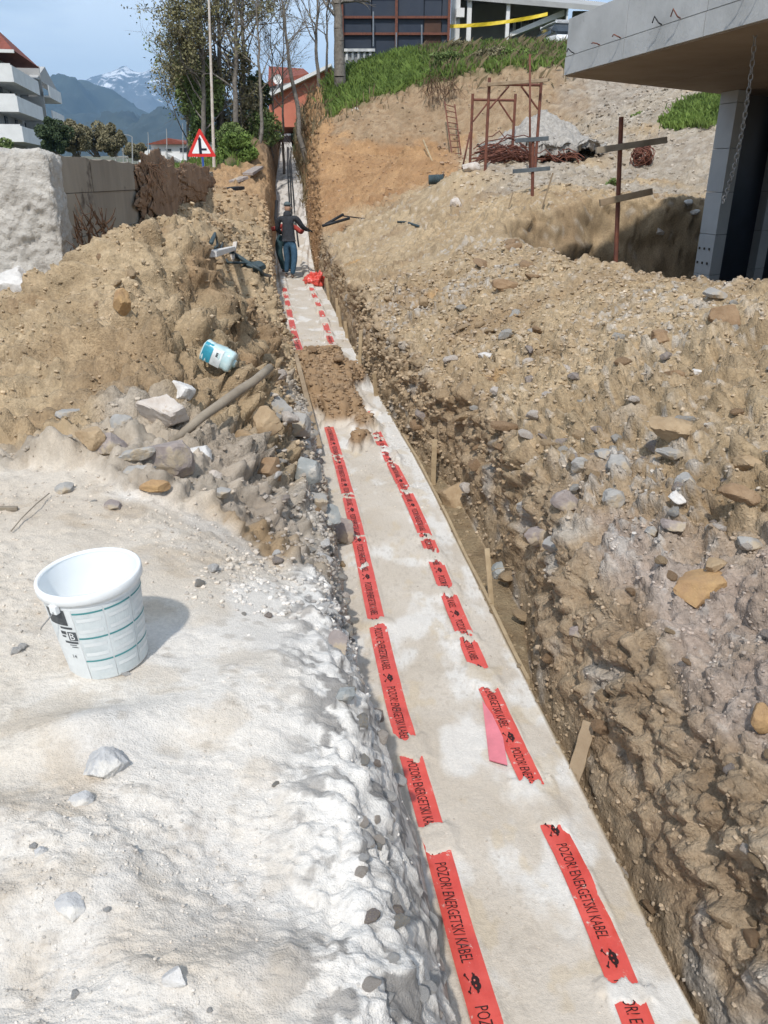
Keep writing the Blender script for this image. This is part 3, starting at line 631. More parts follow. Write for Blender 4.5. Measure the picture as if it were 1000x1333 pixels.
def big_rock(px, py, wpx, hpx, kind, label, seed, tilt=0, sink=.30, flat=None, planes=13, name='rock', cat='rock', zp=None, group=None, sharp=1.0, rz=None):
    p = hit(px, py + hpx * .25) if zp is None else zp
    dep = project(p[None])[2][0]; sx = wpx * dep / 2000 * 1.08; sz = (flat if flat else hpx * dep / 2000 * 1.05)
    r = np.random.RandomState(seed)
    v, f = rock_verts(3 if wpx < 60 else 4, seed, sx, sx * r.uniform(.7, .9), sz, planes, .06, sharp)
    M = Matrix.Rotation(r.uniform(-.5, .5) if rz is None else rz, 3, 'Z') @ Matrix.Rotation(tilt, 3, 'Y')
    v = v @ np.array(M).T
    o = link(name, fast_mesh(name, v, f, RM[kind], True), loc=p + np.array((0, 0, sz * (1 - 2 * sink) * .9)))
    m = o.data; m.shade_smooth()
    try:
        m.set_sharp_from_angle(angle=math.radians(24))
    except Exception: pass
    return props(o, label, cat, group)

BR = [
 (217, 536, 58, 40, 'pale', 'pale pointed rock with a tan side, largest pale stone above the flat slab', .5, .2),
 (237, 508, 34, 30, 'white', 'small whitish rock directly behind the pale pointed rock', 0, .35),
 (224, 598, 56, 52, 'mauve', 'big mauve-grey block at the foot of the leaning wooden post', .1, .2),
 (176, 594, 44, 20, 'grey', 'thin grey slab of stone lying left of the big mauve block', -.3, .2),
 (180, 615, 48, 22, 'grey', 'flat grey stone at the edge of the white sand, below the slab', -.1, .3),
 (166, 555, 34, 32, 'grey', 'mid-sized angular grey stone left of the pale pointed rock', .2, .25),
 (96, 541, 36, 22, 'grey', 'grey stone in the heap, leftmost of the row of stones', 0, .3),
 (146, 580, 38, 34, 'mauve', 'dull grey stone leaning between the brown heap and the slab', .4, .3),
 (120, 566, 36, 28, 'tan', 'tan lump in the heap beside the dull grey stone', .2, .35),
 (88, 578, 24, 20, 'tan', 'rounded tan lump at the left foot of the brown heap', .2, .35),
 (201, 633, 30, 18, 'ochre', 'small ochre stone on the white sand below the mauve block', 0, .2),
 (288, 641, 21, 17, 'grey', 'round grey pebble on the far edge of the white sand', 0, .25),
 (282, 618, 16, 12, 'pale', 'small beige pebble just above the round grey pebble', 0, .25),
 (144, 656, 26, 13, 'mauve', 'small brownish stone half sunk in the sand behind the bucket', 0, .4),
 (84, 636, 24, 12, 'grey', 'small grey stone at the left end of the sand edge', 0, .3),
 (355, 530, 40, 34, 'grey', 'grey boulder with pale dust at the trench edge, upper one', .2, .35),
 (384, 552, 38, 30, 'grey', 'grey boulder right beside the upper edge boulder', -.2, .35),
 (404, 608, 34, 40, 'blue', 'bluish grey boulder hanging over the left tape', .1, .35),
 (412, 650, 34, 28, 'grey', 'grey rubble stone under the bluish boulder', .3, .35),
 (424, 668, 40, 30, 'blue', 'cluster-like grey green stone at the trench edge below the rubble', .3, .35),
 (446, 692, 30, 40, 'mauve', 'brownish stone jutting out above the left tape', .1, .4),
 (436, 832, 44, 34, 'mauve', 'pink-brown rock sticking out of the white bank beside the tape', .2, .4),
 (446, 898, 24, 26, 'blue', 'dark grey stone bedded in the white bank', .1, .45),
 (133, 982, 62, 40, 'dust', 'rounded grey-blue stone dusted with lime in the sand', -.1, .55),
 (104, 1036, 32, 22, 'dust', 'small pale stone just below the rounded grey-blue stone', .1, .5),
 (92, 1170, 44, 28, 'dust', 'brownish-grey stone half buried in the bottom left sand', .1, .62),
 (227, 1267, 30, 34, 'white', 'white stone casting a small shadow at the bottom of the sand', .1, .5),
 (52, 1104, 18, 20, 'dust', 'small grey stone near the left edge of the sand', .1, .55),
 (118, 738, 36, 16, 'dust', 'flat pale stone crust behind the bucket', .1, .5),
 (875, 556, 58, 30, 'tan', 'large tan boulder lying on the spoil bank', .1, .25),
 (806, 608, 34, 30, 'grey', 'pale grey rock in the rubble, upper of the two beside each other', .3, .25),
 (802, 649, 26, 24, 'grey', 'rounded pale grey rock just below the other one', .1, .25),
 (876, 592, 34, 18, 'grey', 'flat grey rock under the large tan boulder', .1, .3),
 (893, 625, 32, 20, 'grey', 'grey rock with a flat top right of the rubble', .1, .3),
 (885, 645, 22, 14, 'white', 'whitish stone in front of the flat-topped rock', .1, .3),
 (692, 656, 30, 20, 'grey', 'pale grey rock at the left end of the rubble on the bank', .1, .3),
 (737, 652, 30, 28, 'mauve', 'mauve grey rock in the middle of the rubble', .2, .35),
 (700, 692, 34, 26, 'mauve', 'mauve rock at the brink of the trench', .1, .35),
 (728, 712, 36, 24, 'grey', 'grey wedge-shaped rock overhanging a hollow at the brink', .3, .3),
 (756, 604, 26, 20, 'grey', 'small angular grey rock uphill of the rubble', .2, .3),
 (786, 590, 30, 18, 'grey', 'flat grey rock left of the pale pair', .2, .3),
 (908, 763, 58, 44, 'ochre', 'bright ochre rock on the right-hand bank', -.1, .25),
 (972, 705, 30, 16, 'grey', 'grey stone at the right edge above the ochre rock', .1, .3),
 (752, 820, 26, 20, 'mauve', 'small mauve rock on the slope above the muddy gap', .1, .35),
 (650, 743, 28, 24, 'blue', 'blue-grey stone lying at the rim of the muddy gap', .1, .2),
 (590, 644, 40, 44, 'tan', 'clay boulder down in the muddy gap beside the bed', .1, .4),
 (990, 930, 30, 34, 'ochre', 'rust-coloured lump cut off by the right edge', .1, .3),
 (930, 735, 28, 16, 'tan', 'tan stone right behind the ochre rock', .1, .35),
 (878, 680, 28, 18, 'mauve', 'mauve stone uphill of the ochre rock', .1, .3),
 (852, 690, 22, 14, 'grey', 'small grey stone left of the mauve stone', .1, .3),
 (660, 370, 30, 16, 'brown', 'brown lump near the top of the spoil bank', .1, .3),
 (945, 408, 40, 26, 'brown', 'large brown clod on the crest of the bank below the column', .1, .3),
 (930, 384, 28, 14, 'grey', 'lilac-grey stone on the crest of the bank', .1, .2),
 (632, 463, 16, 9, 'white', 'white chip of stone on the smooth part of the bank', .1, .3),
 (908, 484, 12, 10, 'white', 'tiny white pebble on the right part of the bank', .1, .2),
 (880, 488, 40, 22, 'brown', 'wide brown clod in the upper right bank', .1, .35),
 (860, 440, 34, 18, 'brown', 'brown clod below the crest of the bank', .1, .35),
 (975, 600, 44, 26, 'tan', 'tan clod by the right edge of the bank', .1, .35),
 (960, 640, 40, 24, 'brown', 'dark clod under the tan clod by the right edge', .1, .35),
 (160, 396, 26, 30, 'ochre', 'rust-stained lump below the broken wall end', .3, .3),
 (345, 545, 40, 30, 'tan', 'tan clay lump left of the edge boulders', .1, .4),
 (320, 575, 60, 50, 'tan', 'big crumbly tan clay lump right of the wooden post', .1, .5),
 (350, 600, 44, 40, 'brown', 'brown clay lump next to the big crumbly one', .1, .5),
 (262, 590, 30, 24, 'white', 'white-grey stone by the foot of the post', .1, .35),
]
for i, (px, py, wp, hp, kd, lb, tl, sk) in enumerate(BR):
    big_rock(px, py, wp, hp, kd, lb, 100 + i, tl, sk, planes=(11 + i % 5) if kd != 'dust' else 26)
# foundation boulders under the broken wall end
for (px, py, wp, hp, kd, lb, s) in [(30, 400, 100, 66, 'white', 'pale foundation rock under the broken wall end, left one', 61), (96, 398, 80, 50, 'pale', 'pale foundation rock right under the wall corner', 62), (14, 440, 70, 40, 'grey', 'lower grey foundation rock at the left edge of the photo', 63), (90, 440, 36, 54, 'white', 'long whitish crust on the heap below the foundation rocks', 64)]:
    big_rock(px, py, wp, hp, kd, lb, s, .1, .35, planes=16, zp=at(px, py, 7.7 if py < 420 else 7.0), rz=0)

# loose stones on the banks: single ones first, the gravel as stuff
vis = (PXf > -60) & (PXf < 1060) & (PYf > 100) & (PYf < 1400) & (DEPf > .8)
rng = np.random.RandomState(5)
def scatter(mask, n, seed, wfun=None):
    idx = np.flatnonzero((mask & vis).ravel()); r = np.random.RandomState(seed)
    area = (DEPf.ravel()[idx] ** 0.6) if wfun is None else wfun(idx); area = area / area.sum()
    return r.choice(idx, n, replace=False, p=area)
Pf = P.reshape(-1, 3); Nf = NF.reshape(-1, 3)
rubm = right & (Y > 1.6) & (Y < 12) & (hill < .01) & (grass < .1) & (wallR < .4)
leftm = left & (Y > 3.7) & (Y < 12) & (sandL < .2)
kinds = ['grey', 'mauve', 'pale', 'tan', 'brown']
shared = {}
for k in kinds + ['white']:
    for s in range(4):
        v, f = rock_verts(2, 300 + s * 7, 1, .8, .62, 11, .06)
        me = fast_mesh('stone', v, f, RM[k], True)
        try: me.set_sharp_from_angle(angle=math.radians(24))
        except Exception: pass
        shared[k, s] = me
def put_stones(mask, n, seed, pxsize, group, label, kw, wfun=None):
    for t, i in enumerate(scatter(mask, n, seed, wfun)):
        r = np.random.RandomState(seed * 1000 + t); k = r.choice(list(kw.keys()), p=np.array(list(kw.values())) / sum(kw.values()))
        o = link('stone', shared[k, r.randint(4)]); s = r.uniform(*pxsize) * DEPf.ravel()[i] / 2000
        o.location = tuple(float(c) for c in Pf[i] + Nf[i] * s * .2); o.scale = (s, s * r.uniform(.8, 1.1), s * r.uniform(.7, 1.1)); o.rotation_euler = (r.uniform(-.4, .4), r.uniform(-.4, .4), r.uniform(0, 6.28))
        adj = dict(grey='grey', mauve='mauve-brown', pale='pale beige', tan='tan', brown='dark brown', white='whitish')[k]; nm_ = 'clod' if k in ('tan', 'brown') else 'stone'
        o.name = nm_; props(o, label.replace('@', adj + ' ' + nm_), nm_, group.replace('@', adj + ' ' + nm_ + 's'))
rubw = lambda idx: np.exp(-((Yg.ravel()[idx] - 4.4) / 1.1) ** 2 - ((Xg.ravel()[idx] - 1.3) / .8) ** 2) + .06
put_stones(rubm, 70, 11, (12, 24), 'loose @ in the rubble of the right-hand bank', 'small loose @ strewn in the rubble of the right-hand bank', dict(grey=5, mauve=4, pale=1.5, tan=1.5, brown=1), rubw)
put_stones(rubm, 40, 12, (12, 26), '@ on the right-hand bank', 'crumbly @ scattered over the right-hand bank', dict(tan=3, brown=2))
put_stones(leftm, 45, 13, (11, 22), '@ on the left heap', 'small @ on the brown heap at the left', dict(tan=5, brown=2, grey=1.5))
edgm = left & (Y > 2.5) & (Y < 7.5) & (offL > .3) & (offL < 3)
put_stones(edgm, 50, 14, (12, 26), '@ along the left trench edge', 'rubble @ packed along the left trench edge', dict(grey=5, white=2.5, mauve=2, pale=2))
edgw_ = left & (Y > 1.0) & (Y < 2.5) & (offL > .10) & (offL < 1.0)
put_stones(edgw_, 40, 15, (12, 30), '@ bedded in the white bank', 'small @ bedded in the white dusted bank beside the tape', dict(grey=1.2, white=7, pale=2, mauve=1))
put_stones(left & (sandL > .8) & (offL > 1.5), 12, 16, (8, 15), '@ on the white sand', 'small @ lying on the white sand', dict(white=4, pale=2, grey=2))
def gravel(name, mask, n, seed, pxsize, m, wfun=None):
    idx = scatter(mask, n, seed, wfun); r = np.random.RandomState(seed); Vs = []; Fs = []; vs = [rock_verts(1 if name == 'edge_gravel' else 0, 500 + s, 1, .8, .65, 9, .05) for s in range(10)]; nv = 0; Cs = []
    mxs = {'bank_grit': .9, 'wall_grit': .12, 'spill_clods': .1, 'edge_gravel': .75, 'heap_crumbs': .15}.get(name, .28)
    for i in idx:
        v, f = vs[r.randint(10)]; s = r.uniform(*pxsize) ** 1.0 * DEPf.ravel()[i] / 2000; a = r.uniform(0, 6.28); c, s_ = math.cos(a), math.sin(a)
        vv = v * s * np.array((1, 1, r.uniform(.7, 1.2))); vv = vv @ np.array(((c, s_, 0), (-s_, c, 0), (0, 0, 1)))
        Vs.append(vv + Pf[i] + Nf[i] * s * .15); Fs.append(f + nv); nv += len(v)
        g = r.uniform(.75, 1.25); base = C.reshape(-1, 3)[i]; t = r.uniform(0, 1); st = np.array((.42, .39, .36)) * g
        Cs.append(np.repeat((base * g * (1 - mxs * t) + st * mxs * t)[None], len(v), 0))
    Cs = np.vstack(Cs)
    props(link(name, fast_mesh(name, np.vstack(Vs), np.vstack(Fs), m, False, {'Col': Cs, 'wet': np.zeros(len(Cs))})), kind='stuff')
M_grit = soil_mat('loose grit', .003, 60, 300, .2)
gravel('loose_gravel', rubm, 9000, 21, (2, 8), M_grit)
gravel('heap_crumbs', left & (Y > 3.7) & (Y < 22) & (sandL < .2), 11500, 22, (2, 8), M_grit)
gravel('edge_gravel', edgm, 1700, 23, (3, 10), M_grit)
gravel('sand_crumbs', left & (sandL > .6) & (offL > 1.6), 1500, 24, (1.5, 6), M_grit, lambda idx: np.clip(sandrough.ravel()[idx] - .2, 0.01, 1))
gravel('slope_gravel', right & (gravel_m if 'gravel_m' in globals() else (Y > 15.5)) & (X > 1.5) & (Y < 27) & (grass < .2) & (pit < .3), 2600, 25, (2, 7), M_grit)
gravel('cliff_rubble', right & (Y > 20) & (Y < 31) & (grass < .3), 2600, 27, (1, 4), M_grit)
gravel('bank_grit', edgw_, 120, 28, (2, 6), M_grit)
gravel('wall_grit', right & (wallR > .5) & (Y < 12), 2600, 29, (2, 9), M_grit)
put_stones(right & (wallR > .5) & (Y > 1.3) & (Y < 8) & (PYf < 1330), 30, 17, (12, 30), '@ embedded in the right trench wall', '@ embedded in the right-hand trench wall', dict(tan=4, brown=3, mauve=2, pale=1))
spill_m = np.zeros(X.shape, bool); spill_m[:, iL:iB] = SPILL > .4
gravel('spill_clods', spill_m, 1300, 33, (2, 8), M_grit)
put_stones(spill_m, 7, 18, (11, 18), '@ in the soil fallen across the bed', '@ in the brown soil fallen across the trench bed', dict(tan=1, brown=3))
gravel('bed_crumbs', bed & (Y < 13), 500, 26, (1.2, 4), M_grit)

# ------------------------------------------------------------------ warning tapes lying along the bed
def tape_surface(XT, s_y, off):
    """point on the tape: s_y station, off sideways offset in tape widths (-1..1)"""
    x = XT(s_y); e = .02; dx = (XT(s_y + e) - XT(s_y - e)) / (2 * e); n = np.array((1, -dx)) / math.hypot(1, dx)
    return x, n
def tape_pts(XT, ys, offs, lift=0.0, curl=0.0):
    ys = np.asarray(ys, float); offs = np.asarray(offs, float)
    x = XT(ys); dx = (XT(ys + .03) - XT(ys - .03)) / .06; L = np.sqrt(1 + dx * dx)
    px = x + offs * TW / L; py = ys - offs * TW * dx / L
    z = bedz(py) + .006 * fbm(px * 3, py * 3, 0, 3, 2) + .011 + .0035 * pn(px * 9, py * 7, 0, 30) + .0032 * pn(px * 34, py * 13, 0, 31)
    z = z + lift + curl * np.clip(-offs - .3, 0, 1) ** 1.5 * (1 - sm(1.9, 2.6, ys)) + far_l(ys)
    return np.stack([px, py, z], -1)
def far_l(ys): return .004 * sm(2.6, 5, ys) + .030 * sm(6, 15, ys)
def build_tape(XT, label, curl, y1=22.5):
    ys = []; y = 1.15
    while y < y1: ys.append(y); y += .006 * max(1, y * .9)
    ys = np.array(ys); of = np.linspace(-1, 1, 13)
    OF, YS = np.meshgrid(of, ys); V = tape_pts(XT, YS.ravel(), OF.ravel(), 0, curl)
    n = 13; i, j = np.meshgrid(np.arange(len(ys) - 1), np.arange(n - 1), indexing='ij'); k = (i * n + j).ravel()
    base = V[0].copy(); root = thing('warning_tape', base, label, 'warning tape', 'red cable warning tapes on the trench bed')
    link('tape_strip', fast_mesh('tape_strip', V - base, np.stack([k, k + 1, k + n + 1, k + n], 1), M_red), root)
    return root, base
tapeR, baseR = build_tape(XR, 'right red warning tape printed with words and skulls, with a folded pink corner', 0)
tapeL, baseL = build_tape(XL, 'left red warning tape printed with black words, curling up against the white bank', .02)
# flat print: words and skull emblem as a thin layer on the film
def text_mesh(body):
    cu = bpy.data.curves.new('t', 'FONT'); cu.body = body; cu.size = 1; cu.resolution_u = 2; o = bpy.data.objects.new('t', cu); COL.objects.link(o)
    me = bpy.data.meshes.new_from_object(o.evaluated_get(bpy.context.evaluated_depsgraph_get()))
    v = np.array([tuple(q.co) for q in me.vertices])[:, :2]; f = [tuple(p.vertices) for p in me.polygons]
    COL.objects.unlink(o); bpy.data.objects.remove(o); return v, f
tv, tf = text_mesh('POZOR! ENERGETSKI KABEL')
tv = tv - tv.min(0); tv = tv / tv.max(0)                    # 0..1 both ways
def disc(cx, cy, rx, ry, n=14): a = np.arange(n) * 2 * math.pi / n; return np.stack([cx + rx * np.cos(a), cy + ry * np.sin(a)], -1)
def skull():
    """skull over crossed bones in a unit square, y up; returns list of polygons (eyes and nose left open)"""
    V = []; F = []
    def ringfill(outer, inner):
        n = len(outer); b = len(V); V.extend(outer.tolist()); V.extend(inner.tolist())
        for i in range(n): F.append((b + i, b + (i + 1) % n, b + n + (i + 1) % n, b + n + i))
    def poly(p): b = len(V); V.extend([list(q) for q in p]); F.append(tuple(range(b, b + len(p))))
    # cranium built of strips around two eye holes
    for sx in (-1, 1):
        eye = disc(.5 + sx * .115, .60, .055, .06, 16); out = disc(.5 + sx * .12, .66, .20, .25, 16); ringfill(out, eye)
    poly([(.40, .80), (.60, .80), (.66, .70), (.53, .66), (.47, .66), (.34, .70)]); poly([(.47, .68), (.53, .68), (.53, .54), (.47, .54)])
    poly([(.40, .50), (.47, .52), (.47, .34), (.41, .34)]); poly([(.53, .52), (.60, .50), (.59, .34), (.53, .34)]); poly([(.46, .46), (.54, .46), (.54, .35), (.46, .35)])
    for a in (1, -1):
        c, s = math.cos(a * .62), math.sin(a * .62)
        for (x0, x1, y0, y1) in [(-.46, -.17, -.035, .035), (.17, .46, -.035, .035)]:
            poly([(.5 + x * c - y * s, .36 + x * s + y * c) for x, y in ((x0, y0), (x1, y0), (x1, y1), (x0, y1))])
        for x in (-.47, .47):
            for yy in (-.045, .045): poly(disc(.5 + x * c - yy * s, .36 + x * s + yy * c, .055, .055, 8))
    return np.array(V), F
kv, kf = skull()
def subdiv(v, f, cuts=1):
    return v, f
def print_on(XT, root, base, y_skull0, period, ymax, sgn=1):
    V = []; F = []; n = 0; y = y_skull0; k = 0
    # s runs towards the camera; letter tops point to the right
    def curve_s(y0, s): return y0 - s
    while y - 0 < ymax:
        for (vv, ff, s0, ln, o0, oh) in ((kv, kf, -.038, .076, -.62, 1.05), (tv, tf, .075, .40, -.50, .86)):
            s = s0 + vv[:, 0] * ln if vv is tv else s0 + vv[:, 0] * ln
            of = o0 + vv[:, 1] * oh
            pts = tape_pts(XT, y - s, of, .0022, 0 if XT is XR else .02)
            V.append(pts - base); F.extend([tuple(i + n for i in q) for q in ff]); n += len(pts)
        y += period
    me = bpy.data.meshes.new('printed_words'); me.from_pydata(np.vstack(V).tolist(), [], F); me.update(); me.materials.append(M_black)
    link('printed_words', me, root)
yR = onz(797, 1250)[1]; perR = (onz(672, 962)[1] - onz(797, 1250)[1]) / 2
print_on(XR, tapeR, baseR, yR, perR, 13)
yL = onz(612, 1284)[1]; print_on(XL, tapeL, baseL, yL, perR, 13)
# folded pink corner of the right tape
a = onz(628, 912, .02); b_ = onz(637, 990, .012); c_ = onz(661, 996, .03); d_ = onz(655, 960, .035); e_ = onz(641, 930, .035)
mb = MB(); mb.add([a, b_ + (0, 0, .003), c_, d_, e_], [(0, 1, 2, 3, 4)]); mb.add(np.array([a, b_, c_, d_, e_]) + (0, 0, -.0015), [(4, 3, 2, 1, 0)]); mb.build('folded_corner', M_pink, tapeR)

# ------------------------------------------------------------------ white bucket
bc = np.array((0, 0, 0.)); q_ = onz(142, 853, .93); bx_, by_ = q_[0], q_[1] + .0
bz = zat(bx_, by_) - .004
BH, RB_, RT_ = .335, .133, .163
root = thing('plastic_bucket', (bx_, by_, bz), 'empty white round plastic bucket with a printed label standing on the white sand', 'bucket')
bc = np.array((bx_, by_, bz))
tiltM = np.array(Matrix.Rotation(math.radians(-3), 3, 'Y') @ Matrix.Rotation(math.radians(2), 3, 'X'))
def bb(mb, name, m, **k):
    v = mb.arr(); mb.v = [(v @ tiltM.T) * np.array((.92, .92, .97)) + bc]; return mb.build(name, m, root, **k)
R = lambda z: RB_ + (RT_ - RB_) * z / BH
mb = MB(); mb.lathe([(0.001, 0), (RB_ - .01, 0), (RB_, .008), (R(.1), .1), (R(.2), .2), (R(.29), .29), (R(.3), .30), (RT_, BH - .004)], n=72); bb(mb, 'body', M_white, smooth=True)
mb = MB(); mb.lathe([(RT_ - .004, BH), (R(.3) - .005, .29), (R(.28) - .004, .28), (RB_ - .004, .012), (.001, .008)], n=72); bb(mb, 'inside', M_inner, smooth=True)
mb = MB(); mb.lathe([(RT_ - .006, BH - .004), (RT_ - .004, BH + .003), (RT_ + .004, BH + .004), (RT_ + .009, BH - .001), (RT_ + .009, BH - .026), (RT_ + .005, BH - .030), (RT_ + .001, BH - .029), (RT_ + .001, BH - .036), (R(.29), BH - .04)], n=72); bb(mb, 'rim', M_white, smooth=True)
mb = MB()
def patch(mb, a0, a1, z0, z1, off=.0012, n=None):
    n = n or max(2, int(abs(a1 - a0) * 14)); aa = np.radians(np.linspace(a0, a1, n + 1) if abs(a1 - a0) > 7 else np.linspace(a0, a1, n + 1))
    v = []; 
    for a in aa:
        for z in (z0, z1): v.append(((R(z) + off) * math.cos(a), (R(z) + off) * math.sin(a), z))
    mb.add(v, [(2 * i, 2 * i + 2, 2 * i + 3, 2 * i + 1) for i in range(n)])
def pp(name, m, lst, off=.0012):
    mb = MB()
    for l in lst: patch(mb, *l, off=off, n=max(1, int(abs(l[1] - l[0]) / 3)))
    return bb(mb, name, m)
# angles: the camera looks at the bucket from about -62 degrees
vd = math.degrees(math.atan2(-by_, -bx_))
P_ = lambda a: vd + a
pp('label', M_label, [(P_(-28), P_(8), .012, .287), (P_(9), P_(44), .012, .287), (P_(45), P_(80), .012, .287)])
pp('label', M_labelw, [(P_(-72), P_(-29), .012, .287)])
bars = []; blur = []
for (a0, a1, dz) in ((-28, 8, 0), (9, 44, 0), (45, 80, 0)):
    for z in (.085, .175, .27): bars.append((P_(a0), P_(a1 - 1), z, z + .006))
    for z in (.108, .198, .05, .145, .24): blur.append((P_(a0 + 3), P_(a1 - 4), z, z + .013))
for b_ in bars: pp('teal_line', M_teal, [b_], .0022)
for b_ in blur: pp('faint_text', M_labelw, [b_], .0022)
pp('dark_picture', M_ink, [(P_(-66), P_(-37), .228, .286)], .0022)
pp('text_block', M_ink, [(P_(-50), P_(-33), .214, .222), (P_(-52), P_(-44), .192, .204), (P_(-52), P_(-46), .180, .187), (P_(-50), P_(-31), .158, .166), (P_(-44), P_(-34), .150, .153), (P_(-42), P_(-33), .142, .145), (P_(-42), P_(-30), .170, .204)], .0022)
bv, bf = text_mesh('B'); bv = (bv - bv.min(0)) / (bv.max(0) - bv.min(0)); gv_, gf = text_mesh('14'); gv_ = (gv_ - gv_.min(0)) / (gv_.max(0) - gv_.min(0))
def wrap(v, a0, a1, z0, z1, off): a = np.radians(a0 + v[:, 0] * (a1 - a0)); z = z0 + v[:, 1] * (z1 - z0); return np.stack([(R(z) + off) * np.cos(a), (R(z) + off) * np.sin(a), z], -1)
mb = MB(); mb.add(wrap(bv, P_(-39.5), P_(-33), .174, .200, .0034), bf); bb(mb, 'letter', M_white)
mb = MB(); mb.add(wrap(gv_, P_(-46), P_(-40), .098, .112, .0024), gf); bb(mb, 'letter', M_ink)
# wire handle hanging on the left, with its ear
ea = math.radians(P_(-52)); mb = MB(); ec = np.array((math.cos(ea), math.sin(ea), 0)) * (R(.28) + .010) + np.array((0, 0, .29))
pts = []
side = np.array((-math.sin(ea), math.cos(ea), 0)); out = np.array((math.cos(ea), math.sin(ea), 0))
for t in np.linspace(0, 1, 14): pts.append(ec + side * (.025 - .085 * t) + out * (.012 + .02 * math.sin(t * 3.1)) + np.array((0, 0, .0 - .085 * t ** .8)))
mb.tube(pts, .0022, 6); bb(mb, 'wire_handle', M_wire, smooth=True)
mb = MB(); mb.box(ec + np.array((0, 0, .004)) + side * .02, (.018, .03, .03), np.stack([out, side, np.array((0, 0, 1))], 1)); bb(mb, 'ear', M_white, bevel=.003)

# ------------------------------------------------------------------ plastic bottle, post, sticks
bp0 = hit(288, 486); root = thing('plastic_canister', bp0, 'crumpled see-through blue plastic water canister lying on the brown heap', 'canister')
dep = project(bp0[None])[2][0]; s = dep / 1000
axd = np.array((.86, -.12, -.42)); axd /= np.linalg.norm(axd); ctr = bp0 + np.array((0, -.05, .12)); RL = 14.5 * s; HL = 21 * s
n = 32; prof = [(-1, .3), (-.99, .86), (-.93, .97), (-.8, 1), (-.7, .95), (-.6, 1), (-.42, .96), (-.35, 1), (.2, 1), (.3, .95), (.42, 1), (.55, .95), (.68, 1), (.85, .98), (.97, .85), (1, .2)]
sid = np.cross(axd, (0, 0, 1)); sid /= np.linalg.norm(sid); up_ = np.cross(sid, axd)
mb = MB(); vv = []
for t, r in prof:
    for a in np.arange(n) * 2 * math.pi / n:
        sq = 1 / max(abs(math.cos(a)), abs(math.sin(a))) ** .55; rr_ = RL * r * sq * .9 * (1 + .05 * math.sin(3 * a + 4 * t))
        vv.append(ctr + axd * t * HL + sid * math.cos(a) * rr_ + up_ * math.sin(a) * rr_)
mb.add(vv, [(i * n + j, i * n + (j + 1) % n, (i + 1) * n + (j + 1) % n, (i + 1) * n + j) for i in range(len(prof) - 1) for j in range(n)] + [tuple(range(n))[::-1], tuple((len(prof) - 1) * n + j for j in range(n))])
M_pet = mat('pale blue plastic', (.42, .60, .62), .22, .2, 18, col2=(.62, .74, .73), spec=.5)
M_petb = mat('bright blue label', (.05, .33, .45), .35, .2, 12); M_petw = mat('white label', (.72, .76, .76), .35, .2, 12)
mb.build('body', M_pet, root, smooth=True)
def band(t0, t1, a0, a1, name, m):
    mb = MB(); vv = []; k = 10; ks = np.linspace(t0, t1, 4)
    for t in ks:
        for a in np.linspace(a0, a1, k): sq = 1 / max(abs(math.cos(a)), abs(math.sin(a))) ** .55; rr_ = RL * .925 * sq; vv.append(ctr + axd * t * HL + sid * math.cos(a) * rr_ + up_ * math.sin(a) * rr_)
    mb.add(vv, [(i * k + j, i * k + j + 1, (i + 1) * k + j + 1, (i + 1) * k + j) for i in range(3) for j in range(k - 1)]); mb.build(name, m, root, smooth=True)
# the side towards the camera is where sid points to -y
fs = 0 if sid[1] < 0 else math.pi
band(-.9, -.3, fs - .8, fs + 1.1, 'blue_label', M_petb); band(-.28, .35, fs - .8, fs + .9, 'white_label', M_petw); band(-.05, .15, fs + .1, fs + .5, 'printed_mark', M_ink)
mb = MB(); mb.tube([ctr + axd * HL * .99, ctr + axd * HL * 1.12], RL * .35, 14); mb.build('cap', M_pet, root)

def pole(name, label, cat, pts, r, m, n=8, group=None, squash=None, wob=0.0, seed=0):
    pts = np.array(pts, float)
    if wob:
        t = np.linspace(0, 1, 9)[:, None]; rr_ = np.random.RandomState(seed); k = np.linspace(0, 1, len(pts))
        q2 = np.stack([np.interp(t[:, 0], k, pts[:, i]) for i in range(3)], -1); q2[1:-1] += rr_.normal(size=(7, 3)) * wob; pts = q2
        if np.ndim(r): r = np.interp(t[:, 0], np.linspace(0, 1, len(r)), r)
    mb = MB(); c = pts.min(0) * 0 + pts[np.argmin(pts[:, 2])]; mb.tube(pts, r, n, squash=squash)
    v = mb.arr() - c; mb.v = [v]; o = mb.build(name, m, smooth=n > 5); o.location = tuple(float(x) for x in c); return props(o, label, cat, group)
A = hit(233, 574) + np.array((0, 0, .02)); dA = project(A[None])[2][0]
Bp = at(352, 478, A[1] + .75)
pole('wooden_post', 'weathered grey round wooden post leaning across the heap from the mauve block', 'post', [A - (Bp - A) * .08, A, A + (Bp - A) * .5, Bp], [.016, .024, .030, .027], M_wood, 12, wob=.004)
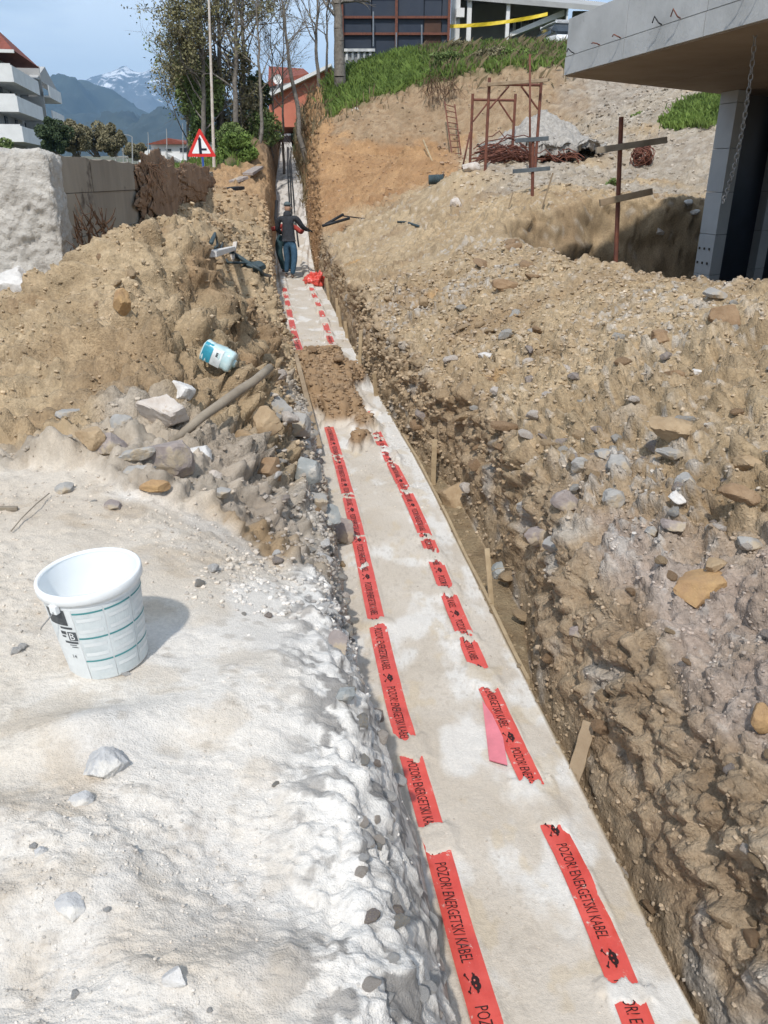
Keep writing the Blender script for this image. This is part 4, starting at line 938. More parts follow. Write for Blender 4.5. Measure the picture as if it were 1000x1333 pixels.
# plank ends and stakes along the trench
def plank(name, label, p0, p1, w_, t_, m, cat='plank', group=None, side=None):
    p0 = np.array(p0); p1 = np.array(p1); d = p1 - p0; L = np.linalg.norm(d); d /= L
    s_ = np.array(side) if side is not None else np.cross(d, (0, 0, 1)); s_ = s_ - d * (s_ @ d); s_ /= np.linalg.norm(s_); u = np.cross(s_, d)
    mb = MB(); k = 9; f = []; vs = []; r = random.Random(int(L * 1000))
    for i in range(k):
        c = p0 + d * L * i / (k - 1); j = r.uniform(-.08, .08)
        for a, b in ((-1, -1), (1, -1), (1, 1), (-1, 1)): vs.append(c - p0 + s_ * a * w_ / 2 * (1 + j) + u * b * t_ / 2)
    for i in range(k - 1):
        for a in range(4): f.append((i * 4 + a, i * 4 + (a + 1) % 4, i * 4 + 4 + (a + 1) % 4, i * 4 + 4 + a))
    f += [(3, 2, 1, 0), tuple((k - 1) * 4 + a for a in range(4))]; mb.add(vs, f)
    o = mb.build(name, m, bevel=min(w_, t_) * .12); o.location = tuple(float(x) for x in p0); return props(o, label, cat, group)
def board_run(px0, py0, px1, py1, label, nn=14):
    """a thin board standing on edge along the right side of the bed, following its bend"""
    y0 = onz(px0, py0)[1]; y1 = onz(px1, py1)[1]; ys = np.linspace(y0, y1, nn); mb = MB(); vs = []; f = []
    c = np.array((XB(y0), y0, 0))
    for i, y in enumerate(ys):
        x = XB(y); zt = .012 + .006 * math.sin(y * 5)
        for a, b in ((.002, -.14), (.022, -.14), (.022, zt), (.002, zt)): vs.append(np.array((x + a, y, b)) - c)
    for i in range(nn - 1):
        for a in range(4): f.append((i * 4 + a, i * 4 + (a + 1) % 4, i * 4 + 4 + (a + 1) % 4, i * 4 + 4 + a))
    f += [(3, 2, 1, 0), tuple((nn - 1) * 4 + a for a in range(4))]; mb.add(vs, f); o = mb.build('formwork_board', M_stick); o.location = tuple(c)
    props(o, label, 'board', 'thin boards edging the sand bed')
board_run(686, 885, 634, 790, 'thin edging board of the sand bed, nearest one beside the leaning stake')
board_run(633, 788, 571, 660, 'thin edging board of the sand bed beside the muddy gap')
board_run(570, 657, 522, 565, 'thin edging board of the sand bed above the muddy gap')
g = onz(633, 790, -.05); plank('wooden_stake', 'thin pale stake leaning out of the muddy gap at its near end', g + (.04, -.05, -.08), at(634, 714, g[1] + .10), .03, .012, M_stick, 'stake')
g = onz(560, 618, -.05); plank('wooden_stake', 'pale flat stake standing at the far end of the muddy gap', g + (.03, 0, -.1), at(566, 572, g[1] + .05), .045, .015, M_stick, 'stake')
g = hit(748, 1000); plank('wooden_stake', 'muddy wooden wedge stuck in the right wall near the camera', g + (.0, -.02, -.06), at(768, 940, g[1] + .12), .06, .02, M_dwood, 'stake')
g = onz(488, 520, -.05); plank('wooden_stake', 'short stake at the right side of the bed beside the brown spill', g + (.03, 0, -.1), at(487, 486, g[1] + .05), .05, .02, M_stick, 'stake')
for k, (x0, y0, x1, y1) in enumerate([(462, 478, 470, 430), (448, 440, 449, 418), (440, 425, 440, 398), (436, 412, 438, 388), (425, 390, 425, 362), (412, 352, 416, 326)]):
    g = onz(x0, y0, 0); plank('wooden_stake', 'one of the thin stakes along the far right side of the trench', g + (.06, 0, -.1), at(x1, y1, g[1] + .1), .05, .02, M_stick, 'stake', 'thin stakes along the far trench side')
g0 = hit(413, 578); plank('wooden_plank', 'long dark muddy plank leaning along the left trench side by the brown spill', onz(416, 582, .12), onz(385, 462, .42), .05, .03, M_dwood)
p = hit(0, 664); plank('wood_scrap', 'short piece of wood at the left edge of the white sand', hit(2, 664) + (-.06, 0, .01), hit(24, 664) + (0, 0, .01), .02, .018, M_wood, 'wood piece')
pole('twig', 'thin bent twig lying on the white sand at the left edge', 'twig', [hit(14, 694) + (0, 0, .01), hit(30, 680) + (0, 0, .02), hit(48, 662) + (0, 0, .03), hit(66, 648) + (0, 0, .02)], .003, M_wood, 5)
pole('root_fibre', 'pale root fibre over the rim of the muddy gap', 'root', [at(628, 752, 4.6), at(648, 740, 4.55), at(672, 738, 4.5)], .0025, M_stick, 5)

# ------------------------------------------------------------------ concrete retaining wall with its broken end, left
M_wallc = mat('weathered concrete', (.33, .285, .225), .9, .15, 1.3, col2=(.20, .17, .135), bump=.004, bscale=30, spots=((.085, .065, .05), 1.1, .60), streak=(1, 1, .35))
M_joint = mat('dark joint', (.07, .06, .05), .95, .1, 9)
M_broken = mat('broken pale concrete', (.60, .57, .52), .95, .12, 4, col2=(.43, .40, .36), bump=.04, bscale=16, spots=((.30, .265, .22), 4, .60))
W0 = at(85, 365, 8.0); W1 = at(280, 250, 22.0); top0 = at(85, 200, 8.0)[2]; top1 = at(280, 224, 22.0)[2]
dW = W1[:2] - W0[:2]; LW = np.linalg.norm(dW); dW /= LW; nW_ = np.array((-dW[1], dW[0]))          # nW_ points left, into the wall
if nW_[0] > 0: nW_ = -nW_
THK = .62
root = thing('concrete_wall', (W0[0], W0[1], W0[2]), 'long weathered concrete wall with a broken pale near end, beside the brown heap', 'wall')
def wp(s, d, z): p = W0[:2] + dW * s + nW_ * d; return np.array((p[0], p[1], z))
def wtop(s): return top0 + (top1 - top0) * s / LW
mb = MB(); mb.hexa([wp(.0, .03, 1.0), wp(LW, .03, 1.0), wp(LW, THK, 1.0), wp(0, THK, 1.0)][::-1], [wp(0, .03, top0 - .03), wp(LW, .03, top1 - .03), wp(LW, THK, top1 - .03), wp(0, THK, top0 - .03)][::-1]); mb.build('core', M_joint, root)
NP = 9; rj = random.Random(3)
for k in range(NP):
    s0, s1 = LW * k / NP + .006, LW * (k + 1) / NP - .006
    zs = lambda s: [1.05, W0[2] + .36, W0[2] + .80, wtop(s)]
    for lv in range(3):
        n1, n2 = 10, 6; d0 = rj.uniform(-.012, .012); vs = []
        for i in range(n1 + 1):
            s = s0 + (s1 - s0) * i / n1; z = zs(s); za, zb_ = z[lv] + .003, z[lv + 1] - (.003 if lv < 2 else 0)
            for j in range(n2 + 1):
                zz = za + (zb_ - za) * j / n2; jag = (.03 * float(fbm(s * 2.5, 0, 0, 4, 7)) if (lv == 2 and j == n2) else 0)
                vs.append(wp(s, d0 + .008 * float(fbm(s * 1.5, zz * 2, 3, 3, 8)) * (0 < i < n1), zz + jag))
        n0 = len(vs)
        f = [(i * (n2 + 1) + j, i * (n2 + 1) + j + 1, (i + 1) * (n2 + 1) + j + 1, (i + 1) * (n2 + 1) + j) for i in range(n1) for j in range(n2)]
        bk = [tuple(v + np.append(nW_ * .06, 0)) if not (lv == 2) else tuple(v) for v in vs]
        depth = THK + .02 if lv == 2 else .05
        vs2 = [v + np.append(nW_ * depth, 0) for v in vs]
        vs = vs + vs2; f = [tuple(q) for q in f] + [tuple(x + n0 for x in q[::-1]) for q in f]
        ed = [i * (n2 + 1) for i in range(n1 + 1)] + [n1 * (n2 + 1) + j for j in range(1, n2 + 1)] + [i * (n2 + 1) + n2 for i in range(n1 - 1, -1, -1)] + [j for j in range(n2 - 1, 0, -1)]
        f += [(ed[i], ed[(i + 1) % len(ed)], ed[(i + 1) % len(ed)] + n0, ed[i] + n0) for i in range(len(ed))]
        mb = MB(); mb.add(vs, f); mb.build('panel', M_wallc, root)
# broken end: a lumpy pale face
ICO[5] = ico(5)
v, f = ICO[5]; v = v.copy(); sz = (THK * .5 + .10, .24, (top0 - W0[2]) / 2 + .05)
pw = 9.0; e = (np.abs(v) ** pw).sum(1) ** (-1 / pw); vv = v * e[:, None]
nn = fbm(vv[:, 0] * 1.3, vv[:, 1] * 1.3, vv[:, 2] * 2.2, 5, 61) * .10 + np.abs(fbm(vv[:, 0] * 3, vv[:, 1] * 3, vv[:, 2] * 5, 5, 63)) * .10 + np.abs(fbm(vv[:, 0] * 9, vv[:, 1] * 9, vv[:, 2] * 13, 3, 64)) * .04
vv = vv * (1 + nn[:, None] * np.array((.6, 1.6, .35))) * np.array(sz)
ce = wp(-.02, THK * .5 + .02, (top0 + W0[2]) / 2 - .02); Rm = np.stack([np.append(-nW_, 0), np.append(dW, 0), (0, 0, 1)], 1)
slant = (vv[:, 2] / sz[2]); vv[:, 0] -= .10 * np.clip(-slant, -1, 1) * (vv[:, 0] < 0) * 0
me = fast_mesh('broken_end', vv @ Rm.T + ce - W0, f, M_broken, True); link('broken_end', me, root)
v, f = ICO[5]; e = (np.abs(v) ** pw).sum(1) ** (-1 / pw); vv = v * e[:, None]; vv = vv * (1 + .10 * fbm(vv[:, 0] * 2, vv[:, 1] * 2, vv[:, 2] * 3, 5, 65)[:, None]) * np.array((.42, .3, .10)); ce = wp(.1, .42, W0[2] - .08)
link('footing', fast_mesh('footing', vv @ Rm.T + ce - W0, f, M_wallc, True), root)
# brown roots and washed earth hanging over the far half of the wall
M_root = mat('dry roots', (.13, .075, .045), .95, .3, 12, col2=(.075, .045, .03))
M_earthf = mat('washed red earth', (.29, .185, .115), .95, .25, 3, col2=(.17, .105, .065), bump=.02, bscale=12)
v, f = ICO[5]; s0 = LW * .40
for (sc, ln, hh, dd, lb, sd_) in [(LW * .42, 1.9, .50, .06, 'red-brown earth washed down the concrete wall, nearer patch', 71), (LW * .72, 3.0, .34, .06, 'red-brown earth washed down the concrete wall, farther patch', 72)]:
    vv = v * (1 + .38 * fbm(v[:, 0] * 2.2, v[:, 1] * 2.2, v[:, 2] * 1.8, 5, sd_)[:, None] + .12 * np.abs(fbm(v[:, 0] * 8, v[:, 1] * 8, v[:, 2] * 5, 3, sd_))[:, None]) * np.array((dd, ln, hh)); ce = wp(sc, -.04, wtop(sc) - hh * .8)
    o = link('earth_patch', fast_mesh('earth_patch', vv @ Rm.T, f, M_earthf, True), loc=ce); props(o, lb, 'earth')
def roots(name, label, c, n, spread, length, m, seed, kind=None, sid=(1, 0, 0), gr=None, up=0.0):
    r = np.random.RandomState(seed); mb = MB()
    for i in range(n):
        p = np.array(c) + np.array(sid) * r.uniform(-1, 1) * spread + np.array((0, r.uniform(-.1, .1) * spread, r.uniform(-.2, .2))); L = length * r.uniform(.4, 1)
        d = np.array((r.uniform(-.5, .5), -r.uniform(.1, .6), up - r.uniform(.2, 1.0)))
        pts = [p]
        for k in range(4): d = d + r.normal(size=3) * .35 + np.array((0, 0, -.2 + up * .3)); pts.append(pts[-1] + d / np.linalg.norm(d) * L / 4)
        mb.tube(pts, [.009, .008, .006, .005, .003], 4, cap=False)
    v = mb.arr() - np.array(c); mb.v = [v]; o = mb.build(name, m); o.location = tuple(float(x) for x in c); props(o, label, 'roots', None, kind); return o
roots('dry_roots', 'tangle of dry roots hanging over the middle of the concrete wall', wp(LW * .34, -.12, wtop(3) - .05), 26, .7, .55, M_root, 4, sid=(dW[0], dW[1], 0))
roots('dry_roots', 'wispy weeds growing between the brown heap and the concrete wall', at(122, 320, 7.9), 60, .18, .35, M_root, 5, up=1.2)
roots('dry_roots', 'dense brown roots where the trench enters the hill', at(350, 176, 33), 150, .6, .9, M_root, 6)
roots('dry_roots', 'cut tree roots sticking out of the cliff under the grass', at(572, 108, 28.5), 90, .55, .8, M_root, 8)

# ------------------------------------------------------------------ concrete building shell at the right
ZU = 3.60                                      # underside of the slab
A0 = at(735, 98, 1); k = (ZU - CZ) / (at(735, 98, 1)[2] - CZ); A = at(735, 98, 1) * 0
def atz(px, py, z): d = ray(px, py); t = (z - CZ) / d[2]; return np.array((d[0] * t, d[1] * t, z))
A = atz(735, 98, ZU); B = atz(1000, 24, ZU); dirF = (B - A)[:2]; dirF /= np.linalg.norm(dirF)
B = np.append(A[:2] + dirF * 10.5, ZU)
Cb = atz(937, 121, ZU); dirB = (Cb - A)[:2]; dirB /= np.linalg.norm(dirB); Cc = np.append(A[:2] + dirB * 11, ZU); Dd = B + np.append(dirB * 11, 0)
HF = .62
M_fasc = mat('pale board marked concrete', (.50, .505, .50), .85, .1, 1.6, col2=(.37, .375, .37), bump=.004, bscale=20, spots=((.27, .26, .24), 1.5, .60))
M_under = mat('warm lit timber stained concrete', (.32, .26, .205), .8, .1, 1.6, col2=(.24, .19, .145), streak=(1, 1, 1))  # brown holds both plywood stain and warm reflected light, painted into the underside
M_navy = mat('navy sheeting and interior shade', (.018, .025, .04), .45, .2, 2)
root = thing('concrete_building', (A[0], A[1], 0), 'unfinished grey concrete building with an overhanging slab, at the right edge', 'building')
def quad3(p, q_, z): return np.array((p[0], p[1], z))
up_v = lambda p, z: np.array((p[0], p[1], z))
# slab body, then fascia boards as cast bays
inn = dirB * .02
mb = MB(); a, b, d, c = A + np.append(dirB * .02 - dirF * 0, 0), B + np.append(dirB * .02, 0), Dd, Cc
mb.hexa([up_v(p, ZU + .004) for p in (a, b, d, c)][::1], [up_v(p, ZU + HF) for p in (a, b, d, c)]); mb.build('slab', M_fasc, root)
bays = 7
for i in range(bays):
    L0, L1 = 10.5 * i / bays, 10.5 * (i + 1) / bays - .008
    pa, pb = A[:2] + dirF * L0, A[:2] + dirF * L1
    for z0, z1, pr in ((ZU, ZU + .20, .012), (ZU + .212, ZU + HF + .003, .0)):
        o_ = -dirB * pr
        mb = MB(); mb.hexa([up_v(pa + o_, z0), up_v(pb + o_, z0), up_v(pb + dirB * .019, z0), up_v(pa + dirB * .019, z0)], [up_v(pa + o_, z1), up_v(pb + o_, z1), up_v(pb + dirB * .019, z1), up_v(pa + dirB * .019, z1)]); mb.build('fascia_board', M_fasc, root)
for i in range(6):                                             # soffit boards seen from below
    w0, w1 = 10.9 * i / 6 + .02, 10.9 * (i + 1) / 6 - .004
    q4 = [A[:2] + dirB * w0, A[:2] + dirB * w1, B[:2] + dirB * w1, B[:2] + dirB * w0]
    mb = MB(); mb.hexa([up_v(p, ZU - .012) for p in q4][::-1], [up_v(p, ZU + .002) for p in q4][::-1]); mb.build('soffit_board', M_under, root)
for i in range(13):                                            # bent reinforcing bars along the fascia
    s = .25 + .62 * i + .3 * math.sin(i * 3); p = up_v(A[:2] + dirF * s - dirB * .012, ZU + .215)
    mb = MB(); o3 = -np.append(dirB, 0); f3 = np.append(dirF, 0)
    mb.tube([p, p + o3 * .05 + (0, 0, .01), p + o3 * .09 - f3 * .05 + (0, 0, .05 + .03 * math.sin(i * 5)), p + o3 * .08 - f3 * .09 + (0, 0, .02)], .007, 5); mb.build('rebar', M_rust if i % 3 else M_cable, root)
for i in range(8):
    s = 4.2 + .7 * i; p = up_v(A[:2] + dirF * s + dirB * .1, ZU + HF); mb = MB(); mb.tube([p, p + (0, 0, .12), p + (.04, .02, .2)], .007, 5); mb.build('rebar', M_rust, root)
# columns and dark opening
colA = atz(934, 121, ZU - .014)
def column(c, w1, w2, name, m):
    """stack of cast lifts, each its own block"""
    zb0 = -.3; z = zb0
    hs = [.62] * 7
    for h in hs:
        z1 = min(z + h, ZU - .013)
        if z1 <= z + .02: break
        q4 = [c, c + dirF * w1, c + dirF * w1 + dirB * w2, c + dirB * w2]
        mb = MB(); mb.hexa([up_v(p, z + .006) for p in q4], [up_v(p, z1) for p in q4]); mb.build(name, m, root, bevel=.006); z = z1
        if z >= ZU - .02: break
M_coll = mat('grey blue column concrete', (.42, .44, .455), .8, .12, 1.2, col2=(.32, .335, .35), bump=.002, bscale=20)
cA = colA[:2] + dirF * .1
column(cA, .42, .32, 'column_block', M_coll)
cB2 = cA + dirB * 1.9
column(cA + dirB * 1.55 - dirF * .2, .5, .3, 'column_block', M_coll)
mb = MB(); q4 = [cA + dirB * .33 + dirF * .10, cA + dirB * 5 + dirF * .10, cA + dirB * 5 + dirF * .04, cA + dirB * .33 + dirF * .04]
mb.hexa([up_v(p, -.3) for p in q4][::-1], [up_v(p, ZU - .014) for p in q4][::-1]); mb.build('interior_shade_panel', M_navy, root)  # navy panel stands in for the shaded interior behind window film
for i in range(9):                                             # form tie marks low on the column
    pz = .9 + .22 * (i // 3); s = .06 + .13 * (i % 3); p = up_v(cA + dirF * s - dirB * .004, pz); p2 = p
    mb = MB(); mb.box(p, (.03, .03, .035), np.stack([np.append(dirF, 0), np.append(dirB, 0), (0, 0, 1)], 1)); mb.build('tie_hole', M_joint, root)
# twisted light chain hanging from the slab
p0 = at(990, -40, 8.2); p1 = at(966, 190, 8.4); p2 = at(941, 264, 8.5)
root = thing('hanging_chain', p0, 'pale twisted chain hanging from the slab in front of the dark opening', 'chain')
pts = []
for t in np.linspace(0, 1, 40): pts.append((1 - t) ** 2 * p0 + 2 * t * (1 - t) * (p1 + (.06, 0, .1)) + t * t * p2)
M_chain = mat('grey chain', (.30, .30, .30), .5, .2, 20, metal=.3)
me0 = None
for i in range(39):
    a, b = pts[i], pts[i + 1]; c = (a + b) / 2; d = (b - a); L = np.linalg.norm(d); d = d / L; s_ = np.cross(d, (0, 1, 0)) if i % 2 else np.array((0, 1, 0)); s_ = s_ - d * (s_ @ d); s_ /= np.linalg.norm(s_)
    th = np.linspace(0, 2 * math.pi, 11)[:-1]; loop = [c + d * math.cos(t) * L * .62 + s_ * math.sin(t) * .020 for t in th]; loop.append(loop[0]); loop.append(loop[1])
    mb = MB(); mb.tube(loop, .0055, 4, cap=False); mb.build('chain_link', M_chain, root)

# ------------------------------------------------------------------ scaffold frames, posts, rebar heaps
def sc_frame(xl, xr, yt, yb, Yd, label, rootname='scaffold_frame'):
    a = at(xl, yb, Yd); b = at(xr, yb, Yd + .15); at_ = at(xl, yt, Yd); bt = at(xr, yt, Yd + .15)
    a[2] = min(a[2], zat(a[0], a[1])) - .05; b[2] = min(b[2], zat(b[0], b[1])) - .05
    at_[0] = a[0]; at_[1] = a[1]; bt[0] = b[0]; bt[1] = b[1]; zt = max(at_[2], bt[2])
    root = thing(rootname, a, label, 'scaffold frame', 'rusty scaffold frames on the rubble terrace')
    for p, q2 in ((a, at_), (b, bt)): mb = MB(); mb.tube([p, (p[0], p[1], q2[2])], .032, 8); mb.build('leg', M_rust, root)
    zc = min(at_[2], bt[2]) - .12
    A3 = np.array((a[0] - .0, a[1], zc)); B3 = np.array((b[0], b[1], zc)); mb = MB(); mb.tube([A3 + (.03, 0, 0), B3 - (.03, 0, 0)], .028, 8); mb.build('crossbar', M_rust, root)
    mb = MB(); mb.tube([A3 + (.03, 0, -.45), A3 + (B3 - A3) * .38 + (0, 0, -.03)], .02, 6); mb.build('brace', M_rust, root)
    mb = MB(); mb.tube([B3 + (-.03, 0, -.45), B3 + (A3 - B3) * .38 + (0, 0, -.03)], .02, 6); mb.build('brace', M_rust, root)
    return root
sc_frame(632, 697, 101, 216, 18.2, 'taller rusty scaffold frame in front, with a beam on top')
sc_frame(612, 666, 122, 212, 20.0, 'shorter rusty scaffold frame standing behind the taller one')
a, b = at(634, 110, 18.1), at(713, 104, 18.1); plank('timber_beam', 'brown timber beam laid across the top of the taller scaffold frame', a, b, .07, .07, M_dwood, 'beam')
pole('steel_post', 'rusty pole leaning at the left foot of the scaffold', 'pole', [at(602, 214, 19) - (0, 0, .1), at(612, 172, 19)], .02, M_rust)
pole('steel_post', 'second thin rusty upright beside the right scaffold leg', 'pole', [at(691, 214, 18) - (0, 0, .2), at(690, 70, 18)], .022, M_rust)
# two rusty posts with boards fixed across
def cross(px, ytop, ybot, Yd, boards, label, zbase):
    t = at(px, ytop, Yd); base = np.array((at(px, ybot, Yd)[0], Yd, zbase)); root = thing('marker_post', base, label, 'post', 'rusty posts with boards fixed across')
    mb = MB(); mb.tube([base, (t[0], Yd, t[2])], .030, 8); mb.build('upright', M_rust, root)
    for (x0, y0, x1, y1, w_, m) in boards:
        p, q2 = at(x0, y0, Yd - .08), at(x1, y1, Yd - .08 + .1); d = q2 - p; L = np.linalg.norm(d); d /= L; u = np.cross(d, (0, 1, 0)); s_ = np.cross(u, d)
        mb = MB(); mb.box((p + q2) / 2, (L, .05, w_), np.stack([d, s_ / np.linalg.norm(s_), u / np.linalg.norm(u)], 1)); mb.build('board', m, root, bevel=.004)
cross(809, 152, 360, 10.8, [(776, 196, 868, 182, .075, M_wood), (781, 264, 849, 249, .08, M_dwood)], 'rusty post in the pit with two boards across, tallest of the two', .1)
M_gboard = mat('blue grey board', (.12, .14, .155), .7, .2, 6)
cross(694, 182, 300, 15.2, [(671, 183, 714, 180, .07, M_gboard), (668, 223, 716, 219, .07, M_gboard)], 'rusty post left of the pit with two short blue-grey boards across', 1.2)
# ladder leaning on the cut face
a0, a1 = at(593, 222, 24.6), at(579, 132, 27.4); b0, b1 = at(604, 219, 24.6), at(592, 136, 27.4); root = thing('ladder', a0, 'thin rusty ladder leaning against the cut hillside', 'ladder')
for p, q2 in ((a0, a1), (b0, b1)): mb = MB(); mb.tube([p - (0, 0, .2), q2], .022, 6); mb.build('rail', M_rust, root)
for i in range(11): t = (i + .5) / 11; mb = MB(); mb.tube([a0 + (a1 - a0) * t, b0 + (b1 - b0) * t], .014, 5); mb.build('rung', M_rust, root)
def bundle(name, label, c, n, L, hgt, seed, ang=0.0, spread=.3):
    r = np.random.RandomState(seed); mb = MB(); ca, sa = math.cos(ang), math.sin(ang)
    for i in range(n):
        o_ = np.array((r.normal() * spread * .6, r.normal() * spread, abs(r.normal()) * hgt)); l = L * r.uniform(.5, 1); pts = []
        for t in np.linspace(-.5, .5, 6): pts.append(o_ + np.array((ca * l * t, sa * l * t, hgt * .8 * (1 - 4 * t * t) + .05 * r.normal())))
        mb.tube(pts, .012, 4, cap=False)
    o = mb.build(name, M_rust); o.location = tuple(float(x) for x in c); return props(o, label, 'rebar heap')
bundle('rebar_heap', 'dark rusty heap of reinforcing steel under the scaffold, left part', hit(655, 212), 70, 1.3, .16, 1, .1)
bundle('rebar_heap', 'dark rusty heap of reinforcing steel right of the scaffold', hit(716, 210), 90, 1.0, .10, 2, -.25)
r = np.random.RandomState(9); mb = MB()
for i in range(34):
    a = r.normal(size=3); a /= np.linalg.norm(a); b = np.cross(a, r.normal(size=3)); b /= np.linalg.norm(b); c = np.cross(a, b); R0 = r.uniform(.14, .30); th = np.linspace(0, 6.28, 14)
    mb.tube([b * math.cos(t) * R0 + c * math.sin(t) * R0 * .8 for t in th], .010, 4, cap=False)
o = mb.build('wire_coil', M_rust); o.location = tuple(hit(836, 216) + (0, 0, .2)); props(o, 'round tangle of rusty wire on the gravel beyond the pit', 'wire')
# gravel and concrete rubble pile
v, f = ICO[5]
c = at(705, 206, 21.0); vv = v * (1 + .12 * fbm(v[:, 0] * 3, v[:, 1] * 3, v[:, 2] * 3, 5, 91)[:, None] + .05 * np.abs(fbm(v[:, 0] * 14, v[:, 1] * 14, v[:, 2] * 14, 3, 92))[:, None]) * np.array((1.5, 1.1, .62)); vv[:, 2] = .62 * (1.25 - 1.5 * np.abs(np.hypot(vv[:, 0] / 1.5, vv[:, 1] / 1.1)) ** 1.2) * (v[:, 2] > 0) + .12 * fbm(vv[:, 0] * 3, vv[:, 1] * 3, 0, 5, 93) + .09 * np.abs(fbm(vv[:, 0] * 8, vv[:, 1] * 8, 0, 3, 94)) + .25
M_grav = mat('crushed stone', (.47, .44, .40), .95, .2, 14, col2=(.27, .25, .225), bump=.03, bscale=30)
o = link('gravel_pile', fast_mesh('gravel_pile', vv, f, M_grav, True), loc=c); props(o, 'pile of pale crushed stone behind the rusty steel', 'gravel pile', None, 'stuff')
for (px, py, wp_, hp, kd, lb, s) in [(672, 192, 16, 12, 'white', 'white rock on the pile of crushed stone', 201), (746, 200, 18, 13, 'pale', 'pink-white rock at the right of the crushed stone', 202), (752, 184, 10, 8, 'white', 'small white rock near the top of the crushed stone', 203), (595, 263, 14, 12, 'pale', 'pale rock in the clay slope left of the pit', 204), (612, 218, 22, 14, 'pale', 'pale rock at the foot of the ladder', 205), (905, 276, 12, 8, 'white', 'white rock on the gravel next to the column', 206), (893, 262, 10, 7, 'white', 'small white rock above the one by the column', 207), (862, 300, 12, 8, 'pale', 'pale rock on the rim of the pit', 208)]:
    big_rock(px, py, wp_, hp, kd, lb, s, .1, .3)
# black pipe, wooden lath, cable ends
c = hit(566, 238); root = thing('pipe_roll', c, 'short black corrugated pipe lying at the foot of the orange heap', 'pipe')
mb = MB(); L = at(577, 236, c[1]) - at(558, 237, c[1]); prof = []
pr = [at(558, 237, c[1] - .1) + (0, 0, .05) + L * t for t in np.linspace(0, 1, 17)]; mb.tube(pr, [.10 + .012 * (i % 2) for i in range(17)], 16); mb.build('pipe', M_green_pl, root)
mb = MB(); mb.tube([pr[-1], pr[-1] + L * .03], .125, 16); mb.build('pipe_end', M_cable, root)
pole('wooden_lath', 'long pale lath leaning on the orange heap', 'lath', [at(577, 244, 23), at(551, 182, 24)], .025, M_stick, 6)
pole('iron_bar', 'dark bar sticking out of the bank by the worker, upper', 'bar', [at(424, 292, 20.5), at(447, 279, 20.8)], .035, M_cable)
pole('iron_bar', 'dark bar lying on the bank by the worker, lower', 'bar', [at(420, 294, 20.4), at(455, 284, 20.8)], .035, M_cable)
pole('cable_piece', 'thin dark cable lying over the bank right of the worker', 'cable', [at(447, 281, 20.9), at(470, 284, 21), at(490, 285, 21.0), at(515, 282, 21)], .016, M_cable, 5)
pole('cable_piece', 'short dark cable on the smooth soil above the spoil bank', 'cable', [hit(518, 291) + (0, 0, .03), hit(530, 292) + (0, 0, .04), hit(545, 294) + (0, 0, .02)], .025, M_green_pl, 6)
pole('dead_stalk', 'dry stalk leaning out of the clay slope left of the pit', 'stalk', [at(697, 300, 14), at(706, 270, 14), at(720, 225, 14)], .014, M_dwood, 5)
pole('dead_stalk', 'thin dry stalk on the clay slope under the scaffold', 'stalk', [at(655, 295, 14.5), at(662, 272, 14.5), at(668, 250, 14.5)], .010, M_dwood, 5)
# black cables running up the bed
for k, (a, lb) in enumerate([(0, 'black power cable on the climbing bed, left one'), (1, 'black power cable on the climbing bed, middle one'), (2, 'black power cable on the climbing bed, right one')]):
    pts = []
    for (x, y, Y) in [[(379, 285, 24.5), (377, 262, 28), (375, 232, 32.5), (374, 205, 40), (374, 192, 46)], [(381, 285, 24.6), (379, 262, 28), (378, 232, 32.5), (376, 205, 40), (375, 185, 46)], [(387, 280, 25), (383, 255, 28.5), (380, 230, 33), (378, 205, 40), (379, 180, 46)]][k]:
        p = at(x, y, Y); p[2] = float(bedz(Y)) + .05; pts.append(p)
    pts = np.array(pts); tt = np.linspace(0, 4, 25); pts = np.stack([np.interp(tt, np.arange(5), pts[:, i]) for i in range(3)], -1); pts[:, 2] = bedz(pts[:, 1]) + .05
    pole('power_cable', lb, 'cable', pts[::-1], .024, M_cable, 8, 'cables on the climbing bed')
pole('power_cable', 'black cable running down the left side of the climbing trench', 'cable', [at(360, 262, 26), at(359, 285, 24), at(362, 300, 23), at(366, 322, 22.3)], .05, M_cable, 8, 'cables on the climbing bed')
mb = MB(); r = np.random.RandomState(3)
# things left of the trench: white batten, grey hose tangle
plank('white_batten', 'white batten lying among hoses left of the worker', hit(276, 336) + (0, 0, .05), hit(303, 330) + (0, 0, .10), .09, .06, RM['white'], 'batten')
plank('white_batten', 'short white plank end sticking up beside the hoses', hit(302, 342) + (0, 0, .03), hit(308, 330) + (0, 0, .15), .06, .04, RM['pale'], 'batten')
for k, (pts, rr_, lb) in enumerate([([(300, 332), (312, 343), (326, 345), (338, 356), (345, 362)], .035, 'dark hose curving over the soil left of the trench, thickest one'), ([(290, 318), (288, 330), (296, 345), (318, 350), (334, 349)], .02, 'thin dark hose looping beside the white batten'), ([(276, 322), (280, 312), (284, 322), (281, 330)], .022, 'small loop of dark hose by the white batten'), ([(322, 346), (335, 350), (342, 360), (352, 366)], .03, 'grey hose end pointing at the trench')]):
    pole('hose', lb, 'hose', [hit(*p) + (0, 0, .04 + .05 * (i % 2)) for i, p in enumerate(pts)], rr_, M_green_pl, 7)
c = hit(332, 352); v, f = rock_verts(3, 77, .15, .10, .08, 9); props(link('tool_bag', fast_mesh('tool_bag', v, f, M_green_pl, True), loc=c + (0, 0, .05)), 'slumped dark grey bag among the hoses left of the trench', 'bag')
